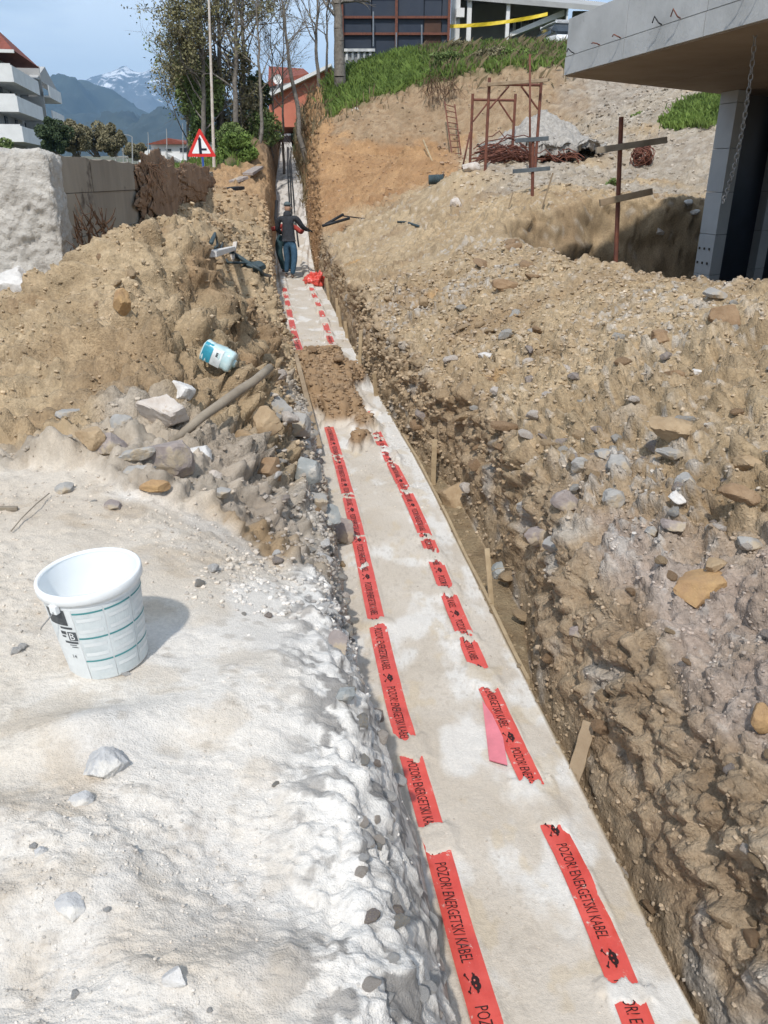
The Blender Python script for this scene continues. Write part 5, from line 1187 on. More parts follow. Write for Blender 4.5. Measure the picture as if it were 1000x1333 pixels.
# fallen edge slabs at the brow of the trench
plank('concrete_kerb', 'broken pale kerb piece hanging at the brow right of the trench, upper', at(445, 157, 29.3), at(466, 141, 29.3), .28, .12, RM['white'], 'kerb', 'broken kerb pieces at the brow')
plank('concrete_kerb', 'broken kerb piece at the brow right of the trench, lower', at(424, 168, 29.6), at(442, 159, 29.6), .26, .12, RM['grey'], 'kerb', 'broken kerb pieces at the brow')
for i, (x0, y0, x1, y1) in enumerate([(293, 248, 311, 246), (303, 238, 318, 234), (322, 226, 338, 220)]):
    plank('asphalt_slab', ['dark tarmac slab lying beyond the far end of the wall', 'grey tarmac slab at the foot of the grass slope', 'broken tarmac slab under the brown roots'][i], hit(x0, y0) + (0, 0, .03), hit(x1, y1) + (0, 0, .06), .3, .08, RM['mauve'] if i else M_cable, 'slab')

# ------------------------------------------------------------------ mountains and the air in front of them
def mountain(name, ridge, D, depth, m, seed, rough, snow=None):
    """ridge: photograph pixels of the skyline, standing D metres away; slopes fall towards the camera"""
    px = np.array([r[0] for r in ridge], float); py = np.array([r[1] for r in ridge], float)
    n1, n2 = 260, 90
    xs = np.linspace(px[0], px[-1], n1); ys = np.interp(xs, px, py)
    top = np.array([at(a, b, D) for a, b in zip(xs, ys)])
    t = np.linspace(-.35, 1, n2)[:, None]                       # -.35 far side, 0 ridge, 1 foot
    Xm = top[:, 0][None] * (1 - t * depth / D * .0) + 0 * t; Ym = D - t * depth + 0 * Xm
    foot = 40.0
    h = (top[:, 2] - foot)[None] * (1 - np.abs(t)) ** 1.15 + foot
    s = 1 / (depth * .35)
    n = fbm(Xm * s * 1.2, Ym * s * .8, 0, 6, seed); rg = 1 - 2 * np.abs(fbm(Xm * s * 2.0, Ym * s * .9, 0, 6, seed + 1))
    env = np.clip(np.abs(t) * 5, 0.12, 1) * (1 - np.abs(t)) ** .5
    Zm = h + rough * env * (rg * .7 + n * .5) + rough * .10 * fbm(Xm * s * 8, Ym * s * 5, 0, 4, seed + 3)
    i, j = np.meshgrid(np.arange(n2 - 1), np.arange(n1 - 1), indexing='ij'); k = (i * n1 + j).ravel()
    me = fast_mesh(name, np.stack([Xm, Ym, Zm], -1).reshape(-1, 3), np.stack([k, k + 1, k + n1 + 1, k + n1], 1), m, True)
    props(link(name, me), kind='structure')
M_mt = mat('forested mountain', (.050, .062, .050), .95, .2, .004, col2=(.025, .032, .028), detail=10, spots=((.15, .14, .12), .003, .60))
M_sn, ns_, bs_ = mat_nodes('snowy rock')
g_ = new(ns_, 'ShaderNodeNewGeometry'); tcs = new(ns_, 'ShaderNodeTexCoord'); sx_ = new(ns_, 'ShaderNodeSeparateXYZ'); ns_.links.new(tcs.outputs['Object'], sx_.inputs[0])
no = new(ns_, 'ShaderNodeTexNoise', Scale=.009, Detail=12, Roughness=.75); ns_.links.new(tcs.outputs['Object'], no.inputs['Vector'])
hm = new(ns_, 'ShaderNodeMapRange'); hm.inputs['From Min'].default_value = 350; hm.inputs['From Max'].default_value = 1000; hm.inputs['To Min'].default_value = -.20; hm.inputs['To Max'].default_value = .05; ns_.links.new(sx_.outputs['Z'], hm.inputs['Value'])
ad_ = new(ns_, 'ShaderNodeMath', operation='ADD'); ns_.links.new(no.outputs['Fac'], ad_.inputs[0]); ns_.links.new(hm.outputs[0], ad_.inputs[1])
rs_ = new(ns_, 'ShaderNodeValToRGB'); rs_.color_ramp.elements[0].position = .47; rs_.color_ramp.elements[0].color = (.10, .11, .12, 1); rs_.color_ramp.elements[1].position = .56; rs_.color_ramp.elements[1].color = (.85, .87, .9, 1)
ns_.links.new(ad_.outputs[0], rs_.inputs[0]); ns_.links.new(rs_.outputs[0], bs_.inputs['Base Color']); bs_.inputs['Roughness'].default_value = .8
mountain('snowy_mountain', [(-400, 190), (-200, 165), (0, 150), (60, 122), (95, 108), (118, 101), (140, 96), (155, 91), (165, 88), (173, 92), (185, 95), (196, 89), (206, 90), (220, 92), (236, 96), (250, 108), (270, 118), (300, 128), (350, 140), (450, 160), (700, 190)], 7600, 2600, M_sn, 5, 120)
mountain('dark_mountain', [(-500, 170), (-300, 150), (-100, 140), (20, 138), (50, 128), (75, 113), (92, 105), (104, 104), (118, 107), (135, 114), (160, 129), (185, 142), (205, 153), (225, 160), (250, 172), (300, 185), (400, 205)], 4200, 1700, M_mt, 9, 110)
mountain('wooded_hill', [(120, 236), (160, 200), (185, 165), (210, 152), (230, 143), (250, 135), (290, 132), (350, 140), (450, 150), (700, 165)], 3300, 1300, M_mt, 13, 90)

# ------------------------------------------------------------------ trees
M_bark = mat('grey brown bark', (.24, .215, .185), .95, .3, 12, col2=(.13, .115, .10))
M_barkp = mat('pale bark', (.24, .22, .19), .95, .3, 12, col2=(.12, .10, .09))
def leafm(nm, c, c2): 
    m = mat(nm, c, .7, .3, 1.2, col2=c2); b = m.node_tree.nodes['Principled BSDF']
    b.inputs['Subsurface Weight'].default_value = 0; return m
M_lg = leafm('young green leaves', (.22, .27, .09), (.10, .15, .05)); M_lo = leafm('olive brown leaves', (.27, .24, .14), (.15, .135, .08)); M_ld = leafm('dark leaves', (.075, .105, .045), (.035, .055, .025))
M_lb = leafm('catkins and buds', (.24, .23, .11), (.15, .13, .07)); M_grass = leafm('grass blades', (.20, .29, .065), (.10, .15, .035)); M_dry = leafm('dry grass', (.27, .215, .125), (.16, .125, .07))
def tubes_fast(segs, n=4):
    """segs: list of (p0, p1, r0, r1)"""
    a = np.array([s[0] for s in segs]); b = np.array([s[1] for s in segs]); r0 = np.array([s[2] for s in segs]); r1 = np.array([s[3] for s in segs])
    t = b - a; t /= np.linalg.norm(t, axis=1)[:, None] + 1e-9; ref = np.where(np.abs(t[:, 2:3]) < .9, np.array([[0, 0, 1.]]), np.array([[1., 0, 0]])); u = np.cross(t, ref); u /= np.linalg.norm(u, axis=1)[:, None]; w_ = np.cross(t, u)
    th = np.arange(n) * 2 * math.pi / n; ring = np.cos(th)[None, :, None] * u[:, None] + np.sin(th)[None, :, None] * w_[:, None]
    V = np.concatenate([a[:, None] + ring * r0[:, None, None], b[:, None] + ring * r1[:, None, None]], 1).reshape(-1, 3)
    k = np.arange(len(segs))[:, None] * 2 * n; j = np.arange(n)[None]; j2 = (j + 1) % n
    F = np.stack([k + j, k + j2, k + n + j2, k + n + j], -1).reshape(-1, 4); return V, F
def leaves_fast(C_, size, seed, aspect=.55):
    r = np.random.RandomState(seed); n = len(C_); d = r.normal(size=(n, 3)); d /= np.linalg.norm(d, axis=1)[:, None]; e = np.cross(d, r.normal(size=(n, 3))); e /= np.linalg.norm(e, axis=1)[:, None]
    s = size * r.uniform(.5, 1.3, n)[:, None]
    V = np.stack([C_ - d * s, C_ + e * s * aspect, C_ + d * s, C_ - e * s * aspect], 1).reshape(-1, 3); return V, (np.arange(n)[:, None] * 4 + np.arange(4)[None])
def bare_tree(px, pyb, Yd, pyt, label, seed, lean=0, r0=.09, barkm=None, leaf=None, nleaf=900, lsize=.05, spread=.45, levels=4, nb=16, group='bare trees by the trench top', first=.25, name='bare_tree', zb_=None, px_top=None):
    r = np.random.RandomState(seed); b = at(px, pyb, Yd); g = zat(b[0], b[1]) if zb_ is None else zb_; b[2] = min(b[2], g) - .1 if zb_ is None else g
    t = at(px if px_top is None else px_top, pyt, Yd); H = t[2] - b[2]
    root = thing(name, b, label, 'tree', group)
    pts = [np.zeros(3)]; n = 14; off = r.normal(size=(2,)) * 0
    for i in range(1, n + 1):
        k = i / n; off = off + r.normal(size=2) * H * .006; pts.append(np.array(((t[0] - b[0]) * k + off[0], off[1], H * k)))
    tr = [(pts[i], pts[i + 1], r0 * (1 - .85 * i / n), r0 * (1 - .85 * (i + 1) / n)) for i in range(n)]
    V, F = tubes_fast(tr, 7); link('trunk', fast_mesh('trunk', V, F, barkm or M_bark), root)
    segs = []; tips = []
    def grow(p, d, L, rad, lv):
        k = 4
        for i in range(k):
            d = d + r.normal(size=3) * .16 + np.array((0, 0, .07)); d /= np.linalg.norm(d); q2 = p + d * L / k; segs.append((p, q2, rad * (1 - .7 * i / k), rad * (1 - .7 * (i + 1) / k))); p = q2
            if lv > 0 and i >= 1:
                for _ in range(2 if lv > 1 else 2):
                    e = d + r.normal(size=3) * .62; e /= np.linalg.norm(e); grow(p, e, L * r.uniform(.38, .62), max(rad * .45, .004), lv - 1)
            if lv <= 1: tips.append(p)
    for i in range(nb):
        k = first + (1 - first) * (i + r.uniform()) / nb; j = min(int(k * n), n - 1); p = pts[j] + (pts[j + 1] - pts[j]) * (k * n - j); a = r.uniform(0, 6.28)
        d = np.array((math.cos(a), math.sin(a), r.uniform(.6, 1.4))); d /= np.linalg.norm(d); grow(p, d, H * spread * (1.05 - .7 * k) * r.uniform(.6, 1.1), r0 * (.45 - .3 * k) + .004, levels - 2)
    V, F = tubes_fast(segs, 3); link('branches', fast_mesh('branches', V, F, barkm or M_bark), root)
    if leaf is not None and nleaf:
        tp = np.array(tips); c = tp[r.choice(len(tp), nleaf)] + r.normal(size=(nleaf, 3)) * .10; V, F = leaves_fast(c, lsize, seed); link('leaves', fast_mesh('leaves', V, F, leaf, False), root)
    return root
def bush(cx, cy, Yd, wpx, hpx, label, m, seed, n=7000, lsize=.07, name='bush', cat='bush', group=None, wood=True, dy=1.0, zb_=None, clumps=26):
    r = np.random.RandomState(seed); c = at(cx, cy + hpx / 2, Yd); 
    if zb_ is not None: c[2] = zb_
    sx = at(cx + wpx / 2, cy, Yd)[0] - at(cx, cy, Yd)[0]; H = at(cx, cy - hpx / 2, Yd)[2] - c[2]
    root = thing(name, c, label, cat, group)
    cl = []; 
    for i in range(clumps):
        a = r.normal(size=3); a /= np.linalg.norm(a); a *= r.uniform(.45, .92); cl.append((a[0] * sx, a[1] * sx * dy, H * .52 + a[2] * H * .46, r.uniform(.18, .40)))
    cl = np.array(cl); ix = r.randint(len(cl), size=n); d = r.normal(size=(n, 3)); d /= np.linalg.norm(d, axis=1)[:, None]; rad = r.uniform(.55, 1.08, n) ** .6
    sc = np.array((sx, sx * dy, H * .5)); pts = cl[ix, :3] + d * rad[:, None] * cl[ix, 3:4] * sc; pts[:, 2] = np.maximum(pts[:, 2], .02)
    V, F = leaves_fast(pts, lsize, seed); link('foliage', fast_mesh('foliage', V, F, m, False), root)
    if wood:
        segs = []
        for i in range(14):
            p = np.array((r.uniform(-.25, .25) * sx, 0, 0)); e = cl[r.randint(len(cl)), :3]; k = 5
            for j in range(k): q2 = p + (e - p) / (k - j) + r.normal(size=3) * .06; segs.append((p, q2, .05 * (1 - j / k) + .008, .05 * (1 - (j + 1) / k) + .008)); p = q2
        V, F = tubes_fast(segs, 5); link('stems', fast_mesh('stems', V, F, M_bark), root)
    return root
TG = 'bare trees by the trench top'
bare_tree(262, 175, 31, -60, 'tall tree with fine budding twigs standing behind the warning sign, left of its grove', 1, r0=.11, leaf=M_lb, nleaf=16000, lsize=.05, levels=4, nb=22, spread=.42, px_top=255, first=.18)
bare_tree(292, 165, 32, -110, 'bare tree with a straight trunk in the middle of the grove', 2, r0=.13, leaf=M_lb, nleaf=900, lsize=.05, px_top=287, nb=18, first=.3)
bare_tree(304, 160, 31, -90, 'bare trunk right beside the straight one in the grove', 3, r0=.12, leaf=M_lb, nleaf=1600, px_top=311, nb=16, first=.3)
bare_tree(318, 160, 33, -120, 'bare dark trunk at the right of the grove above the bush', 4, r0=.12, leaf=M_lb, nleaf=1600, px_top=318, nb=16, first=.3)
bare_tree(336, 158, 30, -40, 'slim bare tree between the grove and the orange house', 5, r0=.07, px_top=338, nb=13, first=.3, leaf=M_lb, nleaf=300)
bare_tree(352, 145, 34, 10, 'small bare tree before the red roof', 6, r0=.05, px_top=347, nb=12, first=.3)
bare_tree(366, 143, 35, -10, 'young forked bare tree before the orange gable', 7, r0=.06, px_top=366, nb=13, first=.35)
bare_tree(397, 130, 32, -60, 'bare tree leaning left across the orange gable', 8, r0=.11, px_top=362, nb=9, first=.55, spread=.3)
bare_tree(416, 100, 34, -70, 'thin bare tree on the grassy brow, right of the leaning one', 9, r0=.08, px_top=410, nb=12, first=.3)
bare_tree(425, 95, 35, -60, 'slender bare tree next to the thick trunk', 10, r0=.06, px_top=428, nb=11, first=.35)
bare_tree(443, 92, 33, -110, 'thick dark tree trunk at the left corner of the dark building', 11, r0=.24, px_top=440, nb=14, first=.35, spread=.4)
bare_tree(240, 185, 33, 20, 'loose bushy tree with small new leaves at the left side of the grove', 12, r0=.07, leaf=M_lg, nleaf=1900, lsize=.05, nb=18, spread=.5, first=.2, px_top=244)
bush(300, 132, 32.5, 130, 140, 'olive brown thicket at the foot of the bare grove', M_lo, 21, 12000, .06, dy=.5)
bush(262, 132, 31.5, 66, 140, 'green leafy bush left of the thicket, behind the sign', M_lg, 22, 10000, .06, dy=.6)
bush(256, 95, 32.8, 60, 90, 'airy pale green crown of young leaves left of the grove', M_lg, 27, 5000, .05, dy=.6, zb_=at(256, 185, 32.8)[2] + .5)
bush(345, 165, 32.5, 44, 60, 'green undergrowth beside the upper trench', M_lg, 28, 4500, .05, dy=.7)
bush(335, 120, 34, 40, 70, 'dark evergreen bush at the right of the thicket', M_ld, 23, 4500, .06, dy=.6)
bush(312, 200, 28.5, 56, 56, 'low bright green scrub on the slope behind the wall end', M_grass, 24, 8000, .06, dy=.8)
bush(305, 178, 30, 60, 40, 'green scrub at the foot of the thicket', M_lg, 25, 5000, .06, dy=.6)
for i, (cx, cy, Yd, w_, h, m, lb) in enumerate([(72, 178, 62, 46, 52, M_ld, 'dark evergreen tree beside the white apartment block'), (100, 180, 66, 50, 50, M_lo, 'brownish round tree right of the dark evergreen'), (126, 182, 70, 46, 44, M_lo, 'olive tree in the middle of the far row'), (148, 184, 68, 34, 40, M_lo, 'small olive tree at the right end of the far row'), (178, 196, 90, 30, 26, M_lo, 'pale brown far tree left of the white house'), (5, 205, 40, 60, 44, M_lg, 'green bushy growth under the apartment block at the left edge')]):
    bush(cx, cy, Yd, w_, h, lb, m, 40 + i, 11000, .10 if Yd > 50 else .07, name='tree' if i < 5 else 'bush', cat='tree' if i < 5 else 'bush', zb_=None)
# grass: blades on the brow, on the green patch and tufts
def grass_field(name, mask, n, seed, L, m, w_=.012):
    idx = np.flatnonzero((mask & (PXf > -40) & (PXf < 1040) & (PYf > 0) & (PYf < 320)).ravel())
    if not len(idx): return
    r = np.random.RandomState(seed); wv = (np.gradient(rows)[idx // NC] * DEPf.ravel()[idx]) ** .9; i = r.choice(idx, n, p=wv / wv.sum()); p = Pf[i] + r.normal(size=(n, 3)) * np.array((.08, .08, .0)); 
    l = L * r.uniform(.4, 1.3, n); a = r.uniform(0, 6.28, n); lean = r.uniform(.1, .7, n); d = np.stack([np.cos(a) * lean, np.sin(a) * lean - .1, np.ones(n)], -1); sd_ = np.stack([-np.sin(a), np.cos(a), 0 * a], -1) * w_ * r.uniform(.6, 1.5, n)[:, None]
    mid = p + d * (l * .55)[:, None]; tip = p + d * l[:, None] * np.array((1.5, 1.5, .85))
    V = np.stack([p - sd_ - (0, 0, .05), p + sd_ - (0, 0, .05), mid + sd_ * .8, tip, mid - sd_ * .8], 1).reshape(-1, 3); F = np.arange(n)[:, None] * 5 + np.arange(5)[None]
    props(link(name, fast_mesh(name, V, F, m, False)), kind='stuff')
browG = right * (grass > .5) * (Yg > 26) > 0
grass_field('grass', browG & (Yg < 39), 52000, 1, .28, M_grass, .02)
grass_field('dry_grass', right & (Yg > 27) & (hill > .72) & (grass < .75) & (X < 8), 1500, 2, .40, M_dry, .012)
grass_field('dry_grass', browG & (X > 1.5) & (Yg < 36), 3200, 7, .45, M_dry, .014)
grass_field('grass', right & (grass > .45) & (Yg <= 26.5), 14000, 3, .16, M_grass, .014)
grass_field('grass', left & (grass > .4) & (Yg > 6) & (Yg < 45), 20000, 4, .28, M_grass, .02)
for i, (cx, cy, Yd, w_, h, m, lb) in enumerate([(676, 74, 31.5, 70, 26, M_grass, 'long green grass clump overhanging the cliff by the white car'), (640, 74, 31.5, 60, 26, M_lo, 'brownish scrub on the brow above the scaffold'), (585, 78, 31, 50, 26, M_lg, 'green scrub on the brow above the ladder'), (598, 62, 35, 40, 18, M_lo, 'dry scrub before the pillars'), (760, 100, 30, 60, 20, M_lo, 'dry scrub under the slab corner'), (18, 436, 6.9, 26, 16, M_grass, 'small green weed under the foundation rocks'), (836, 150, 25, 30, 10, M_grass, 'tiny green weed on the rubble slope'), (880, 232, 19.5, 20, 8, M_grass, 'small green weed on the gravel beside the column'), (797, 238, 17, 16, 10, M_lg, 'small weed behind the pit'), (650, 200, 21, 16, 10, M_lg, 'little green weed beside the crushed stone')]):
    c_ = at(cx, cy + h / 2, Yd); bush(cx, cy, Yd, w_, h, lb, m, 60 + i, 2600 if i < 5 else 500, .05 if Yd > 10 else .02, name='scrub' if i < 5 else 'weed', cat='scrub' if i < 5 else 'weed', wood=False, dy=.7, zb_=min(c_[2], zat(c_[0], c_[1]) + (.0 if i > 4 else .1)))

# ------------------------------------------------------------------ buildings
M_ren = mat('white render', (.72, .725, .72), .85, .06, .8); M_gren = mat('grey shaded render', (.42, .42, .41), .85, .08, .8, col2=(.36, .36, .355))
M_tile = mat('red roof tiles', (.25, .075, .05), .85, .2, 3, col2=(.16, .05, .035)); M_glass = mat('dark window glass', (.03, .04, .05), .12, .1, 2, spec=.6)
M_orange = mat('orange render', (.56, .20, .135), .85, .08, 1.2, col2=(.48, .16, .105)); M_frame = mat('white frame', (.75, .75, .74), .5, .05, 3)
class Frame:
    """local axes for a building: u along the front, n away from the viewer"""
    def __init__(s, o, ang): s.o = np.array(o, float); s.u = np.array((math.cos(ang), math.sin(ang), 0)); s.n = np.array((-math.sin(ang), math.cos(ang), 0)); s.R = np.stack([s.u, s.n, (0, 0, 1)], 1)
    def p(s, a, b, c): return s.o + s.u * a + s.n * b + np.array((0, 0, c))
    def box(s, mb, a0, a1, b0, b1, c0, c1): mb.box(s.p((a0 + a1) / 2, (b0 + b1) / 2, (c0 + c1) / 2), (a1 - a0, b1 - b0, c1 - c0), s.R)
    def part(s, name, m, root, *b, **k): mb = MB(); s.box(mb, *b); return mb.build(name, m, root, **k)
def window(Fr, root, a0, a1, b, c0, c1, side='front', fm=None):
    t = .06
    if side == 'front':
        fr = Fr.part('window', fm or M_frame, root, a0, a1, b - .05, b + .02, c0, c1); mb = MB(); Fr.box(mb, a0 + t, a1 - t, b - .08, b - .06, c0 + t, c1 - t)
    else:
        fr = Fr.part('window', fm or M_frame, root, b - .02, b + .05, a0, a1, c0, c1); mb = MB(); Fr.box(mb, b + .06, b + .08, a0 + t, a1 - t, c0 + t, c1 - t)
    mb.build('pane', M_glass, fr)
# apartment block on the left: corner at pixel column 33, side wall runs away to the right
cor = at(33, 200, 84); ang = math.atan2(.05, 1); sidev = np.array((-6.5, 30)); 
Fr = Frame((cor[0], cor[1], 0), 0.0); Fr.n = np.array((sidev[0], sidev[1], 0)) / np.linalg.norm(sidev); Fr.u = np.array((Fr.n[1], -Fr.n[0], 0)); Fr.R = np.stack([Fr.u, Fr.n, (0, 0, 1)], 1)
def zpx(py, Yd): return at(33, py, Yd)[2]
root = thing('apartment_building', (cor[0], cor[1], 2.0), 'white apartment block with long balconies and red tiled roof at the left', 'building')
zt = [zpx(184, 84), zpx(145, 84), zpx(106, 84), zpx(66, 84)]       # balcony undersides and eaves
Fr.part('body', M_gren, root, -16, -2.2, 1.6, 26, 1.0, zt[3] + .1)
for k in range(3):
    z = zt[k]
    Fr.part('balcony_slab', M_ren, root, -16, 0, -.1, 13, z, z + .18)
    Fr.part('parapet', M_ren, root, -16, .0, -.25, -.1, z - .05, z + 1.5)
    pr = Fr.part('parapet', M_gren if False else M_ren, root, .0, .12, -.25, 13, z - .05, z + 1.35)
    Fr.part('balcony_slab', M_ren, root, -2.0, .6, 15.5, 24, z, z + .18); Fr.part('parapet', M_ren, root, .6, .72, 15.5, 24, z, z + 1.25)
    for a in (-14.5, -7.2, -2.6): Fr.part('pillar', M_ren, root, a - .2, a + .2, .0, .35, z + 1.45, z + 3.0)
    for a in (-13.5, -11, -6, -3.6): window(Fr, root, a, a + 1.3, 1.6, z + .35, z + 2.6)
    for b in (4, 9.0, 14, 17.5, 21.5): window(Fr, root, b, b + 1.3, -2.2, z + .4, z + 2.5, 'side', M_glass)
    for b in (14.6,): Fr.part('party_wall', M_gren, root, -2.2, .2, b - .2, b + .1, z, z + 3)
zr = zt[3]
mb = MB(); e = [Fr.p(-16, -.8, zr), Fr.p(.6, -.8, zr), Fr.p(.6, 12.5, zr), Fr.p(-16, 12.5, zr)]; rg = [Fr.p(-16, 5, zr + 3.0), Fr.p(-2.2, 5, zr + 3.0)]
mb.add(e + rg, [(0, 1, 5, 4), (1, 2, 5), (2, 3, 4, 5), (3, 2, 1, 0), (0, 4, 3)]); mb.build('roof', M_tile, root)
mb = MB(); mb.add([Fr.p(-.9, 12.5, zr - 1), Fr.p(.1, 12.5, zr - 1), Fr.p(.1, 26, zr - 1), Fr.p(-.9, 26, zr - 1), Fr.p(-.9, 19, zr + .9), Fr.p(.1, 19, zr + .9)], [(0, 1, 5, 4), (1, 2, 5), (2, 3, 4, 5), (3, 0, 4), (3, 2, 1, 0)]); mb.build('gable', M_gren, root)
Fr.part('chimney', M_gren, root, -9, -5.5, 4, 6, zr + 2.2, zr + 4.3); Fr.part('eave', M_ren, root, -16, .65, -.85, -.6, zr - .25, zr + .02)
# far white house with red roofs
c = at(198, 222, 100); Fr = Frame((c[0], c[1], 1.8), -.10); s = .09
root = thing('white_house', Fr.o, 'far white house with red roofs seen behind the warning sign', 'house')
def H_(py): return at(198, py, 100)[2] - 1.8
zg = 0
Fr.part('wall', M_ren, root, 0.2, 8.0, 0, 7, zg, H_(188)); 
mb = MB(); mb.add([Fr.p(-.2, -.6, H_(188)), Fr.p(2.6, -.6, H_(180)), Fr.p(5.2, -.6, H_(188)), Fr.p(-.2, 7.4, H_(188)), Fr.p(2.6, 7.4, H_(180)), Fr.p(5.2, 7.4, H_(188))], [(0, 1, 4, 3), (1, 2, 5, 4), (0, 2, 1), (3, 4, 5), (0, 3, 5, 2)]); mb.build('roof', M_tile, root)
mb = MB(); mb.add([Fr.p(4.6, -.5, H_(189)), Fr.p(8.4, -.5, H_(180)), Fr.p(8.4, 7.4, H_(180)), Fr.p(4.6, 7.4, H_(189)), Fr.p(4.6, -.5, H_(188)), Fr.p(8.4, -.5, H_(178.5)), Fr.p(8.4, 7.4, H_(178.5)), Fr.p(4.6, 7.4, H_(188))], [(0, 3, 2, 1), (4, 5, 6, 7), (0, 1, 5, 4), (1, 2, 6, 5), (2, 3, 7, 6), (3, 0, 4, 7)]); mb.build('roof', M_ren, root)
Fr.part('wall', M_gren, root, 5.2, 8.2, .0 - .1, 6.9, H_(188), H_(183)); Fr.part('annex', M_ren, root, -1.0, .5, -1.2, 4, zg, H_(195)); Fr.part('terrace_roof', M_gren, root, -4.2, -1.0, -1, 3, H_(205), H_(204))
for a in (-4.0, -2.6, -1.3): Fr.part('post', M_gren, root, a, a + .12, -.9, -.78, zg, H_(205))
mb = MB(); mb.add([Fr.p(2.0, -.4, H_(199)), Fr.p(4.6, -.4, H_(214)), Fr.p(4.6, -.4, H_(217)), Fr.p(2.0, -.4, H_(202)), Fr.p(2.0, -.0, H_(199)), Fr.p(4.6, 0, H_(214)), Fr.p(4.6, 0, H_(217)), Fr.p(2, 0, H_(202))], [(0, 1, 2, 3), (7, 6, 5, 4), (0, 4, 5, 1), (3, 2, 6, 7)]); mb.build('stair', M_gren, root)
for a, b_, c_, d in [(.5, 1.4, 193, 203), (1.9, 2.7, 193, 198), (3.6, 4.6, 192, 199), (6.0, 6.8, 196, 203), (7.0, 7.6, 196, 203), (3.4, 4.4, 208, 216)]: window(Fr, root, a, b_, 0, H_(d), H_(c_))
# orange house
c = at(350, 150, 50); zb_ = 3.0; Fr = Frame((c[0], 50, 0), .0)
root = thing('orange_house', (c[0], 50, zb_), 'orange rendered house with a red tiled roof behind the bare trees', 'house')
Pq = lambda px, py, Yd=50: at(px, py, Yd)
mb = MB(); poly = [Pq(349, 165), Pq(430, 165), Pq(430, 88), Pq(419, 93), Pq(351, 127)]; mb.prism(poly, (0, 0, 0), (0, 7, 0)); mb.build('wall', M_orange, root)
mb = MB(); poly = [Pq(350, 128), Pq(420, 94), Pq(432, 87), Pq(432, 84), Pq(419, 89.5), Pq(349, 123.5)]; mb.prism(poly, (0, -.5, 0), (0, 7.2, 0)); mb.build('eave', M_ren, root)
mb = MB(); poly = [Pq(349, 122), Pq(419, 88), Pq(432, 82), Pq(432, 80), Pq(400, 90), Pq(347, 87)]; mb.add([Pq(349, 106, 56), Pq(402, 95, 56), Pq(395, 89, 60), Pq(350, 86, 60), Pq(349, 106, 56) - (0, 0, .3), Pq(402, 95, 56) - (0, 0, .3), Pq(395, 89, 60) - (0, 0, .3), Pq(350, 86, 60) - (0, 0, .3)], [(0, 1, 2, 3), (7, 6, 5, 4), (0, 4, 5, 1), (3, 2, 6, 7), (0, 3, 7, 4), (1, 5, 6, 2)]); mb.build('roof', M_tile, root)
mb = MB(); mb.prism([Pq(349, 120, 56.5), Pq(372, 120, 56.5), Pq(385, 100, 56.5), Pq(349, 105, 56.5)], (0, 0, 0), (0, 3, 0)); mb.build('wall', M_ren, root)
w1 = MB(); a = Pq(351, 113, 56.3); w1.box(a + (.25, 0, .1), (.5, .1, .5)); fr = w1.build('window', M_frame, root); w2 = MB(); w2.box(a + (.25, -.07, .1), (.38, .03, .38)); w2.build('pane', M_glass, fr)
c_ = Pq(362, 104, 49.7); dr = thing('satellite_dish', c_, 'small white satellite dish on the eave of the orange house', 'satellite dish')
mb = MB(); mb.lathe([(.02, 0), (.16, .02), (.24, .06), (.27, .10)], n=20); v = mb.arr(); Rx = np.array(Matrix.Rotation(math.radians(75), 3, 'X')); mb.v = [v @ Rx.T + c_]; mb.build('dish', M_frame, dr, smooth=True); mb = MB(); mb.tube([c_ + (0, .05, -.9), c_ + (0, .05, 0)], .025, 6); mb.build('mast', M_wire, dr)
# dark sheeted building above the cliff
zb_ = 7.0; c = at(446, 66, 38); root = thing('sheeted_building', (c[0], 38, zb_), 'tall building under navy sheeting with rusty beams, on top of the cliff', 'building')
M_nv = mat('navy sheet', (.022, .032, .055), .45, .25, .6, col2=(.045, .055, .075)); M_brn = mat('brown sheet', (.09, .045, .03), .6, .2, 1)
def PX(px, py, Yd=38): return at(px, py, Yd)
xs = [446, 484, 516, 552, 575, 584]; rows_ = [64, 44.5, 23, -8, -40]
mb = MB(); a, b = PX(446, 66), PX(585, 66); mb.box(((a[0] + b[0]) / 2, 40.1, 10.5), (b[0] - a[0] - .1, 4, 8)); mb.build('core', M_navy, root)
for i in range(5):
    for j in range(4):
        a = PX(xs[i], rows_[j]); b = PX(xs[i + 1], rows_[j + 1]); z0 = a[2] if j else 6.5; x0, x1 = PX(xs[i], 30)[0], PX(xs[i + 1], 30)[0]
        mb = MB(); mb.box(((x0 + x1) / 2, 38 + .03 * ((i + j) % 2), (z0 + b[2]) / 2), (x1 - x0 - .04, .05, b[2] - z0 - .05)); mb.build('sheet_panel', M_brn if i == 3 and j < 2 else M_nv, root)
for j in (1, 2, 3): z = PX(500, rows_[j])[2]; a, b = PX(446, 30)[0], PX(585, 30)[0]; mb = MB(); mb.box(((a + b) / 2, 37.90, z), (b - a, .1, .09)); mb.build('beam', M_rust, root)
for px in (446, 516, 584): mb = MB(); x = PX(px, 30)[0]; mb.box((x, 37.78, 10.5), (.11, .11, 8)); mb.build('upright', M_rust, root)
for px, y0, y1 in ((516, 62, 42), (549, 64, 32), (486, 60, 15)): mb = MB(); a = PX(px, y0, 37.6); b = PX(px, y1, 37.6); mb.tube([a, b], .035, 6); mb.build('pipe', M_wire, root)
